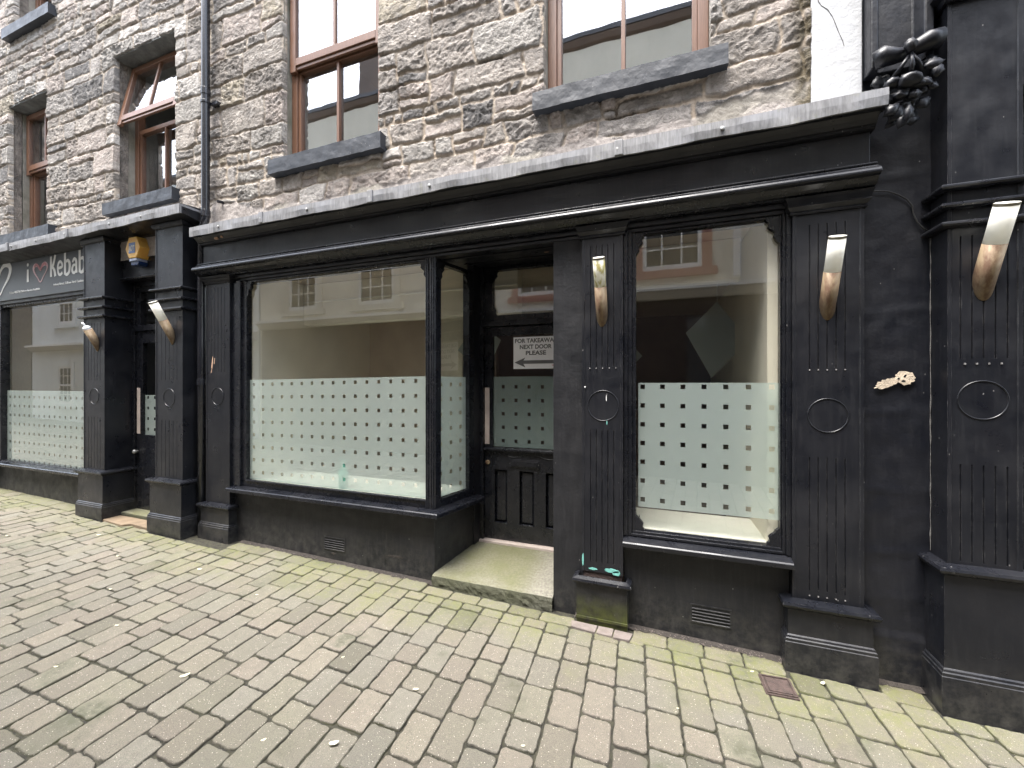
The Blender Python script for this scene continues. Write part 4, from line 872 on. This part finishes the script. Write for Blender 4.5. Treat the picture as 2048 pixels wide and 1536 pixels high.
def leafshape(par,c,ang,L,w,seed,mat='black_wall',curl=.3):
    m=MB(); vs=[];fs=[];k=9; rr=random.Random(seed)
    for i in range(k+1):
        t=i/k; ww=w*math.sin(math.pi*min(1,t*.95+.05))*(1+.25*(i%2)); y=-curl*L*t*(1-t)
        for s_ in (-1,0,1): vs.append((t*L,y-(0 if s_ else .006),s_*ww))
    for i in range(k):
        for s_ in (0,1): o=i*3+s_; fs.append((o,o+1,o+4,o+3))
    ca,sa=math.cos(ang),math.sin(ang); vs=[(c[0]+x*ca-z*sa,c[1]+y,c[2]+x*sa+z*ca) for x,y,z in vs]
    o=m.add(vs,fs).build('leaf',M[mat],par,smooth=True); s_=o.modifiers.new('t','SOLIDIFY'); s_.thickness=.006
for i,(x,z,a,L) in enumerate(((1.0,3.02,200,.07),(1.03,2.95,215,.085),(1.06,2.90,235,.09),(1.08,2.89,262,.085),(1.10,2.90,285,.07),(1.13,2.93,300,.06),(1.15,2.98,330,.055),(1.13,3.05,10,.08),(1.02,3.06,190,.07),(1.05,2.86,225,.07),(1.07,2.86,250,.075),(1.16,3.03,345,.05),(1.01,2.93,205,.06),(1.05,2.98,240,.07),(1.09,2.97,280,.075),(1.12,3.0,320,.06),(1.03,3.05,150,.05),(1.16,3.09,30,.045),(1.08,2.85,245,.06),(1.04,2.90,220,.08),(1.11,2.87,270,.055),(1.0,2.97,185,.05))):
    leafshape(CB,(x,-.10-.02*(i%4),z),R(a),L,.017+.006*(i%3),i)
# ------------------------------------------------------------ lamps
def lamp(x,yw,z,label,lean=24,broken=False,algae=False,r=.036,rotz=0,L1=.17,L2=.16):
    t=thing('wall_lamp',label,'wall light','brass and opal wall lamps along the pilasters')
    t.location=(x,yw,z); t.rotation_euler=(0,0,R(rotz))
    ax=Vector((0,-math.sin(R(lean)),math.cos(R(lean)))); a1=Vector((1,0,0)); a2=ax.cross(a1); k=28
    def ringv(s,rr): return [ax*s+(a1*math.cos(2*math.pi*i/k)+a2*math.sin(2*math.pi*i/k))*rr for i in range(k)]
    S1=.135; top=ringv(S1+.03,r); bot=[]
    for v in top:   # slide down the axis until it meets the wall plane y=-.001
        s=(-.001-v.y)/ax.y; bot.append(v+ax*s)
    m=MB(); m.add(bot+top,[(i,(i+1)%k,(i+1)%k+k,i+k) for i in range(k)]+[tuple(range(k,2*k)),tuple(range(k))[::-1]])
    m.build('brass_holder',M['brass'],t,smooth=False).data.polygons.foreach_set('use_smooth',[True]*k+[False]*2)
    s0=S1+.03
    if not broken:
        m=MB(); a=ringv(s0+.0005,r*.985); b_=ringv(s0+L2,r*.985); m.add(a+b_,[(i,(i+1)%k,(i+1)%k+k,i+k) for i in range(k)]+[tuple(range(k))[::-1],tuple(range(k,2*k))])
        g=m.build('opal_tube',M['opal_algae' if algae else 'opal'],t); g.data.polygons.foreach_set('use_smooth',[True]*k+[False]*2)
        m=MB(); a=ringv(s0+L2+.0005,r*1.0); b_=ringv(s0+L2+.012,r*1.02); m.add(a+b_,[(i,(i+1)%k,(i+1)%k+k,i+k) for i in range(k)]+[tuple(range(k))[::-1],tuple(range(k,2*k))]); m.build('collar',M['collar'],t)
        m=MB(); a=ringv(s0+L2+.0125,r*.97); m.add(a,[tuple(range(k))]); m.build('lens_cap',M['opal_cap'],t)
    else:
        m=MB(); m.tube([ax*(s0+q) for q in (0,.02,.035)],[r*.9,r*.9,r*.5],16); m.build('bulb_holder',M['bulb'],t)
        m=MB(); m.tube([ax*(s0+.035),ax*(s0+.06)+a1*-.006,ax*(s0+.07)+a1*-.018,ax*(s0+.05)+a1*-.026],.008,10); m.build('bulb',M['bulb'],t,smooth=True)
    return t
lamp(-.375,-.046,2.005,'wall lamp streaked green with algae, rusty holder, on the pilaster beside the recessed door',lean=24,algae=True)
lamp(.792,-.046,1.985,'clean white and brass wall lamp on the wide pilaster right of the tall window',lean=24,r=.037)
lamp(1.360,-.127,2.035,'largest wall lamp at the right edge of the photo, orange corroded holder',lean=25,r=.040,L2=.155)
lamp(-5.530,-.147,1.975,'broken wall lamp missing its glass, small white bulb showing, left square pillar',broken=True,lean=28,r=.036)
lamp(-4.330,-.147,2.005,'whole wall lamp on the square pillar next to the downpipe, cloudy dirty tube',lean=28,r=.036)
# ------------------------------------------------------------ alarm box
A=thing('alarm_box','yellow and navy hexagonal burglar alarm box above the takeaway door','alarm'); A.location=(-5.03,-.001,2.93)
def hexp(r,rz): return [(r*math.cos(R(g)),rz*math.sin(R(g))) for g in (0,60,120,180,240,300)]
h0=hexp(.125,.135); h1=hexp(.118,.128)
zc=-.085
P=[(-.118,0),(-.059,.111),(.059,.111),(.118,0),(.059,-.095),(-.059,-.095)]; 
m=MB(); m.add([(a,-.10,b) for a,b in P]+[(a*1.06,0,b*1.06) for a,b in P],[(0,1,2,3,4,5),(6,11,10,9,8,7)]+[(i,i+6,(i+1)%6+6,(i+1)%6) for i in range(6)]); ca=m.build('cover',M['yellow'],A,.003)
m=MB(); m.box(-.061,.061,-.098,-.002,-.128,-.1020); m.build('pale_lens',M['pale_strip'],A,.004)
MB().prism([(-.061,-.129),(.066,-.129),(.074,-.150),(.050,-.168),(-.050,-.168)],lambda u,v,w:(u,w,v),-.085,-.002).build('strobe_lens',M['navy'],A,.004)
for i in range(7):
    t=.1+i*.125; x=.118+(.059-.118)*t; z=0+(-.095)*t; MB().box(x-.002,x+.007,-.094,-.008,z-.004,z+.0005).build('louvre',M['yellow'],A)
stk=MB().box(-.055,.045,-.1022,-.1003,-.050,.055).build('sticker',M['sticker_blue'],A)
text_mesh('sticker_text','ADT',M['white_print'],stk,-.051,-.1030,-.026,.052,.092,.05)
stk.children[0].parent=A; A.children[-1].name='sticker_text'
# ------------------------------------------------------------ downpipe
D=thing('downpipe','black plastic drainpipe running down between the two shopfronts','drainpipe')
MB().tube([(-3.97,-.082,7.0),(-3.97,-.082,5.0),(-3.97,-.082,3.14),(-3.975,-.082,3.085),(-4.00,-.075,3.045),(-4.05,-.060,3.00),(-4.085,-.045,2.965),(-4.10,-.035,2.91),(-4.10,-.035,2.0),(-4.10,-.035,.10)],.0335,18).build('pipe',M['pvc'],D,smooth=True)
for (x,y,z) in ((-3.97,-.082,4.22),(-3.97,-.082,3.10),(-4.10,-.035,2.88),(-4.10,-.035,1.55)): MB().tube([(x,y,z),(x,y,z+.06)],.0385,18).build('pipe_collar',M['pvc'],D,.002)
cl=MB().tube([(-3.97,-.082,4.14),(-3.97,-.082,4.165)],.040,18).build('pipe_clip',M['pvc'],D,.002); MB().box(-3.945,-3.86,-.055,-.005,4.135,4.165).build('clip_arm',M['pvc'],D,.003)
P_=thing('cut_pipe_end','short black pipe stub poking out of the wall right of the drainpipe','pipe stub'); MB().tube([(-3.83,.02,3.245),(-3.845,-.06,3.235)],.014,12).build('stub',M['pvc'],P_)
P_=thing('white_pipe','white pipe foot at the far left end of the takeaway front','drainpipe'); MB().tube([(-8.08,-.08,.20),(-8.08,-.08,.46)],.04,14).build('pipe',M['white_print'],P_); MB().tube([(-8.08,-.08,.46),(-8.08,-.08,.50)],.047,14).build('pipe_collar',M['white_print'],P_)
cbl=thing('cable','thin black cable looping across the black wall to the right pilaster','cable')
cp_=[(.985,2.553),(1.02,2.552),(1.06,2.543),(1.10,2.520),(1.135,2.49),(1.155,2.455),(1.158,2.42),(1.175,2.37),(1.20,2.335),(1.225,2.312)]
MB().tube([(x,-.012,z) for x,z in cp_],.0035,7).build('cord',M['cable'],cbl,smooth=True)
# ------------------------------------------------------------ notice on the door glass
N=thing('paper_notice','white notice reading FOR TAKEAWAY NEXT DOOR PLEASE with grey left arrow on the door glass','notice')
x0,x1,z0,z1=-1.190,-.765,1.688,1.950; y=yd+.018
MB().box(x0,x1,y-.0005,y+.001,z0,z1).build('sheet',M['paper'],N)
for q,(b_,xx,zz,ww) in enumerate((('FOR TAKEAWAY',-1.178,1.903,.362),('NEXT DOOR',-1.136,1.852,.272),('PLEASE',-1.084,1.802,.172))): text_mesh('notice_text',b_,M['grey_print'],N,xx,y-.0012,zz,.033,ww,.028)
MB().prism([(x0+.010,1.741),(x0+.104,1.780),(x0+.088,1.757),(x1-.02,1.757),(x1-.02,1.729),(x0+.088,1.729),(x0+.104,1.700)],lambda u,v,w:(u,w,v),y-.0018,y-.0008).build('arrow',M['grey_print'],N)
MB().box(x0+.330,x0+.365,y-.0018,y-.0008,z0+.024,z0+.030).build('red_mark',M['red_ink'],N)
# ------------------------------------------------------------ ground, pavers
MB().add([(a,b,zg(a)-.12) for a,b in ((-60,-60),(60,-60),(60,60),(-60,60))],[(0,1,2,3)]).build('ground',M['joint'])
tag(bpy.data.objects['ground'],kind='structure')
m=MB(); xs=np.linspace(-22,6,57); ys=[-4.6,-2,-1,0,.6]; vs=[(x,y,zg(x)-.009) for y in ys for x in xs]; fs=[(j*57+i,j*57+i+1,(j+1)*57+i+1,(j+1)*57+i) for j in range(4) for i in range(56)]
tag(m.add(vs,fs).build('paving_bed',M['joint']),kind='structure')
def pavers():
    rr=np.random.RandomState(4); V=[];F=[];COL=[]
    dx,dy=-math.sin(math.atan(.068)),math.cos(math.atan(.068)); W_=.1444; OX=-1.14
    pal=[(.375,.335,.270),(.365,.330,.268),(.385,.338,.278),(.350,.322,.265),(.362,.335,.262),(.372,.325,.268),(.350,.325,.272)]
    def paver(cs,ax,ay,col,gap=.0032,drop=0.):
        """cs: 4 corners (x,y) ccw. builds a rounded, slightly worn block"""
        c=np.array(cs); ctr=c.mean(0)
        per=[]; nseg=11; jit=.0040
        e=[c[(i+1)%4]-c[i] for i in range(4)]; ln=[np.linalg.norm(q) for q in e]
        if min(ln)<.02: return
        ch=min(.013+.010*rr.rand(),min(ln)*.3)
        for i in range(4):
            a=c[i]; d=e[i]/ln[i]
            for t in np.linspace(ch,ln[i]-ch,nseg):
                per.append(a+d*t)
            # rounded corner mid point
            nx_=c[(i+1)%4]; d2=e[(i+1)%4]/ln[(i+1)%4]; per.append(nx_-d*ch*.30+d2*ch*.30)
        per=np.array(per); k=len(per)
        out=per-ctr; 
        nrm=out/np.linalg.norm(out,axis=1)[:,None]
        j=(rr.rand(k)-.5)*jit; j[rr.rand(k)<.07]-=.0045*rr.rand(); j+=.0012*np.sin(np.arange(k)*.9+rr.rand()*9)
        ins=per-nrm*(gap-j)[:,None]
        tx,ty=(rr.rand(2)-.5)*.024; dz=(rr.rand()-.5)*.006-drop-(.006 if rr.rand()<.05 else 0)
        o=len(V)
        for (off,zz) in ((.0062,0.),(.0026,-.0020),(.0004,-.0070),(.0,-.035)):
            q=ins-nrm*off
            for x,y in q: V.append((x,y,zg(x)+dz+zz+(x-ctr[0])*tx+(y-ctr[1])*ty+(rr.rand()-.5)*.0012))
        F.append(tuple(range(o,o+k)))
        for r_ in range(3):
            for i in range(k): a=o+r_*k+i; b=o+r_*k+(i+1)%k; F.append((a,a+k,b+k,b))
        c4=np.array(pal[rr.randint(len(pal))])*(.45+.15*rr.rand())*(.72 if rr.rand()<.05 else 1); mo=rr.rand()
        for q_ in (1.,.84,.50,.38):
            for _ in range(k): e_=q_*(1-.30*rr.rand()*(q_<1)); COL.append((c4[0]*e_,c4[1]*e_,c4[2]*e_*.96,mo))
    def front(x):  # y of the border's street edge
        return -.165
    # border row, stretchers parallel to the frontage
    segs=[(-8.0,-5.83,0.02),(-3.60,-1.63,-.02),(-1.62,-.54,-.055),(-.19,.59,-.018),(1.0,1.18,-.02)]
    for a,b,yb in segs:
        n_=max(1,round((b-a)/.212)); w=(b-a)/n_
        for i in range(n_): x=a+i*w; paver([(x,-.158),(x+w,-.158),(x+w,yb),(x,yb)],0,0,None,.0025)
    # courses
    i0=int(math.floor((-21-OX)/W_)); i1=int(math.ceil((5-OX)/W_))
    for i in range(i0,i1):
        s=-.28+rr.rand()*.25*0
        top=.02
        X=OX+i*W_
        # start of the course at the wall side
        ystart=-.160
        if -5.83<X<-3.62: ystart=-.205 if not (-5.36<X<-4.62) else -.14
        if X<-8.0: ystart=-.02
        if -.56<X<-.17 or .56<X<1.0: ystart=-.100
        if X>=1.17: ystart=-.175
        y=ystart
        far=(X<-9 or X>3)
        while y>-4.45:
            L=rr.choice([.132,.148,.180,.217,.224],p=[.08,.24,.08,.34,.26]); 
            if y==ystart: L*=.35+.65*rr.rand()
            yb=max(y-L,-4.5)
            wob=.005*(rr.rand()-.5)
            cx=lambda yy,o_: X+o_+yy*-.068+wob
            if not (abs((X+.07)-.50)<.085 and -.34<(y+yb)/2<-.12 and False):
                paver([(cx(yb,0),yb),(cx(yb,W_),yb+.002),(cx(y,W_),y+.0),(cx(y,0),y)],0,0,None)
            y=yb
    me=bpy.data.meshes.new('paving_blocks'); me.from_pydata(V,[],F); me.update()
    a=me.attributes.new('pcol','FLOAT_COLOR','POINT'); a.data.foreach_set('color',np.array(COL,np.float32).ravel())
    bm=bmesh.new(); bm.from_mesh(me); bmesh.ops.recalc_face_normals(bm,faces=bm.faces); bm.to_mesh(me); bm.free()
    o=bpy.data.objects.new('paved_street',me); C.objects.link(o); me.materials.append(M['paver']); tag(o,kind='structure')
pavers()
# manhole
t=thing('access_cover','small rusty square iron stopcock cover set in the paving','cover'); cx,cy=.522,-.262; t.location=(cx,cy,zg(cx)); t.rotation_euler=(0,0,R(4))
MB().box(-.072,.072,-.072,.072,-.03,.006).build('frame',M['rust'],t,.002); MB().box(-.050,.050,-.050,.050,.0062,.0115).build('lid',M['rust'],t,.002); [MB().box(a,b,c_,d,.0062,.0125).build('rim',M['rust'],t,.001) for a,b,c_,d in ((-.066,.066,-.066,-.058),(-.066,.066,.058,.066),(-.066,-.058,-.058,.058),(.058,.066,-.058,.058))]
MB().pz([(-.014,-.004),(-.004,-.007),(.002,-.004),(.013,-.006),(.014,.004),(.0,.007),(-.013,.005)],.0102,.0108).build('key_slot',M['hole'],t)
# small stone chips and dirty strip with contact shade painted in along the wall foot
random.seed(21)
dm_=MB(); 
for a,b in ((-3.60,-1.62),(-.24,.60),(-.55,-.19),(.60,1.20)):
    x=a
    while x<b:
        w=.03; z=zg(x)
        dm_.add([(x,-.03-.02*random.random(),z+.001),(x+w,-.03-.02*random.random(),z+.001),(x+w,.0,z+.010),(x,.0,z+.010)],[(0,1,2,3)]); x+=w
tag(dm_.build('wall_foot_dirt_shade',M['dirt_shade']),kind='stuff')
dt=MB()
for _ in range(260):
    x=random.choice((random.uniform(-.24,.62),random.uniform(-3.6,-1.65),random.uniform(-.1,.5))); y=-random.random()**2*.06-.004; z=zg(x)+.006; r=random.uniform(.0015,.005)
    dt.add([(x-r,y,z),(x,y-r,z),(x+r,y,z),(x,y+r,z),(x,y,z+r)],[(0,1,4),(1,2,4),(2,3,4),(3,0,4)])
tag(dt.build('grit',M['flyer']),kind='stuff',label='loose pinkish grit along the foot of the shopfront',cat='grit')
# pink quarry tile pieces beside the mossy plinth
tp=thing('tile_pieces','pinkish broken tile pieces packed around the mossy plinth foot','tiles')
for i,P in enumerate((((-.56,-.085),(-.545,-.15),(-.40,-.165),(-.395,-.09)),((-.390,-.09),(-.392,-.166),(-.30,-.17),(-.298,-.09)),((-.292,-.095),(-.292,-.175),(-.20,-.175),(-.185,-.10)))):
    MB().pz(P,.05,zg(-.4)+.006).build('tile',M['flyer'],tp,.003)
# fallen leaves
def mkleaf(x,y,rz,s,label=None):
    t=bpy.data.objects.new('fallen_leaf',LEAF) ; s*=.72; C.objects.link(t); t.location=(x,y,zg(x)+.0045); t.rotation_euler=(0,0,rz); t.scale=(s,s,s)
    tag(t,'small pale fallen leaf lying on the paving blocks','leaf','pale leaves scattered on the paving')
lf=MB(); k=8; P=[(.5*math.cos(2*math.pi*i/14)*1.0,.24*math.sin(2*math.pi*i/14)*(1+.2*(i%2))) for i in range(14)]
lf.add([(a*.05,b*.05,.0006+.004*(a*a*4)) for a,b in P]+[(0,0,.0005)],[(i,(i+1)%14,14) for i in range(14)])
lo=lf.build('leaf_src',M['leaf']); LEAF=lo.data; bpy.data.objects.remove(lo)
for x,y,r_,s in ((-2.24,-1.30,1.0,1.2),(-1.13,-.95,.3,.8),(-1.273,-1.325,.6,1.1),(-3.36,-.52,.2,1.1),(-2.62,-.62,.5,.6),(-1.62,-.90,.8,.5),(-4.9,-.42,.2,1.3),(-4.2,-.62,.1,.8),(-.55,-1.05,.4,.5),(-1.55,-1.42,.9,.6),(-3.05,-1.18,.3,.7),(-2.9,-1.5,.4,.6),(.42,-.19,.5,.6),(.74,-.15,.9,.9),(-3.6,-.95,.2,.7),(-5.6,-.75,.1,.9),(.3,-.9,1.2,.5),(.05,-.6,.3,.35)): mkleaf(x,y,r_,s)
# ------------------------------------------------------------ buildings across the street (seen in the glass)
M['op_cream']=m_simple('opposite_cream_render',(.74,.69,.58),.8,.06,2,.4,.01,stain=((.40,.37,.30),2,.35))
M['op_white']=m_simple('opposite_white_render',(.80,.82,.80),.8,.05,2,.4,.01,stain=((.5,.5,.46),2,.3))
M['op_trim']=m_simple('opposite_pink_trim',(.42,.20,.15),.7,.08,2)
M['op_dark']=m_simple('opposite_dark_shopfront',(.045,.032,.028),.4,.2,2)
M['op_brown']=m_simple('opposite_brown_shopfront',(.13,.085,.060),.5,.2,2)
M['op_white_trim']=m_simple('opposite_white_trim',(.82,.80,.76),.5,.04,2)
M['slate']=m_simple('opposite_slate_roof',(.10,.10,.11),.6,.2,3)
n=NM('opposite_window_glass'); M['op_glass']=n.bsdf((.05,.055,.06),.05,spec=.8)
YO=-4.35
def op_window(par,x0,x1,z0,z1,trim,tw=.14):
    t=MB(); y=YO+.001
    t.box(x0-tw,x0,YO,YO+.03,z0,z1).box(x1,x1+tw,YO,YO+.03,z0,z1).box(x0-tw,x1+tw,YO,YO+.03,z1,z1+tw).box(x0-tw-.08,x1+tw+.08,YO,YO+.07,z0-.12,z0-.001)
    w=t.build('window',trim,par); f=MB(); fw=.06
    f.box(x0,x0+fw,YO+.002,YO+.02,z0,z1).box(x1-fw,x1,YO+.002,YO+.02,z0,z1).box(x0+fw,x1-fw,YO+.002,YO+.02,z0,z0+fw*1.4).box(x0+fw,x1-fw,YO+.002,YO+.02,z1-fw,z1).box(x0+fw,x1-fw,YO+.002,YO+.024,(z0+z1)/2-.03,(z0+z1)/2+.03)
    for i in (1,2): xm=x0+(x1-x0)*i/3; f.box(xm-.012,xm+.012,YO+.002,YO+.016,z0+fw,z1-fw)
    for zz in ((z0*3+z1)/4,(z0+3*z1)/4): f.box(x0+fw,x1-fw,YO+.003,YO+.015,zz-.012,zz+.012)
    f.build('sash_frame',M['op_white_trim'],w); MB().quad((x0,YO+.0015,z0),(x1,YO+.0015,z0),(x1,YO+.0015,z1),(x0,YO+.0015,z1)).build('pane',M['op_glass'],w)
def op_building(name,label,x0,x1,mat,zc,ze,shop,wins,trim,cor):
    B=thing(name,label,'building')
    MB().box(x0,x1,YO-5,YO,-.2,ze).build('wall',mat,B)
    MB().px([(YO-5.1,ze),(YO+.09,ze),(YO+.09,ze+.08),(YO-2.4,ze+1.6),(YO-5.1,ze+.1)],x0,x1).build('roof',M['slate'],B)
    if cor: MB().px([(YO,zc-.16),(YO+.06,zc-.14),(YO+.16,zc-.05),(YO+.20,zc-.03),(YO+.20,zc+.03),(YO,zc+.06)],x0+.05,x1-.05).build('cornice',cor,B)
    MB().px([(YO,ze-.14),(YO+.04,ze-.10),(YO+.08,ze-.01),(YO,ze-.001)],x0,x1).build('gutter',M['op_brown'],B)
    if shop: MB().box(x0+.1,x1-.1,YO,YO+.035,.0,zc-.165).build('shopfront_panel',shop,B)
    for w in wins: op_window(B,*w,trim)
    return B
B1=op_building('opposite_house','cream rendered house opposite with pink window surrounds and dark shopfront',-4.3,2.4,M['op_cream'],3.06,7.6,M['op_dark'],((-.36,.52,3.38,4.75),(-2.9,-2.0,3.38,4.75),(-.36,.52,5.35,6.6),(-2.9,-2.0,5.35,6.6)),M['op_trim'],M['op_white_trim'])
MB().box(.95,1.05,YO,YO+.08,3.2,7.4).build('white_downpipe',M['op_white_trim'],B1)
MB().box(-2.2,-1.0,YO+.036,YO+.06,.8,2.6).build('shop_window',M['op_glass'],B1); MB().box(.3,1.5,YO+.036,YO+.06,.8,2.6).build('shop_window',M['op_glass'],B1)
B2=op_building('opposite_house','cream rendered house opposite with grey sashes over a brown shopfront',-9.0,-4.32,M['op_cream'],2.98,7.7,M['op_brown'],((-8.06,-7.24,3.22,4.7),(-6.10,-5.20,3.22,4.7),(-8.06,-7.24,5.4,6.6),(-6.10,-5.20,5.4,6.6)),M['op_cream'],M['op_white_trim'])
MB().box(-6.6,-6.0,YO-1.2,YO-.4,7.9,9.4).build('chimney',M['op_brown'],B2)
B3=op_building('opposite_house','long white rendered house opposite, furthest left along the street',-19.2,-9.05,M['op_white'],2.75,7.2,None,((-17.6,-16.9,.95,2.1),(-15.9,-15.1,.95,2.1),(-14,-13.2,.95,2.1),(-17.6,-16.8,3.4,4.7),(-15.4,-14.6,3.4,4.7),(-12.6,-11.8,3.4,4.7)),M['op_white'],M['op_white_trim'])
B4=op_building('opposite_house','grey stone house opposite beyond the right end of the street view',2.42,8.0,M['cement'],3.0,7.3,M['op_dark'],((3.4,4.3,3.4,4.8),),M['op_white_trim'],None)
B5=op_building('opposite_house','grey house far to the left beyond the long white house',-30,-19.25,M['cement'],3.0,7.0,None,((-24,-23,3.4,4.8),),M['op_white_trim'],None)
# near-side neighbours closing the terrace
nb=thing('neighbour_house','grey rendered house continuing the terrace at far left','building'); MB().box(-30,-9.42,.0,6,-.3,7.0).build('wall',M['cement'],nb)
nb=thing('neighbour_house','grey rendered house continuing the terrace at far right','building'); MB().box(3.22,9,.0,6,-.3,7.0).build('wall',M['cement'],nb)
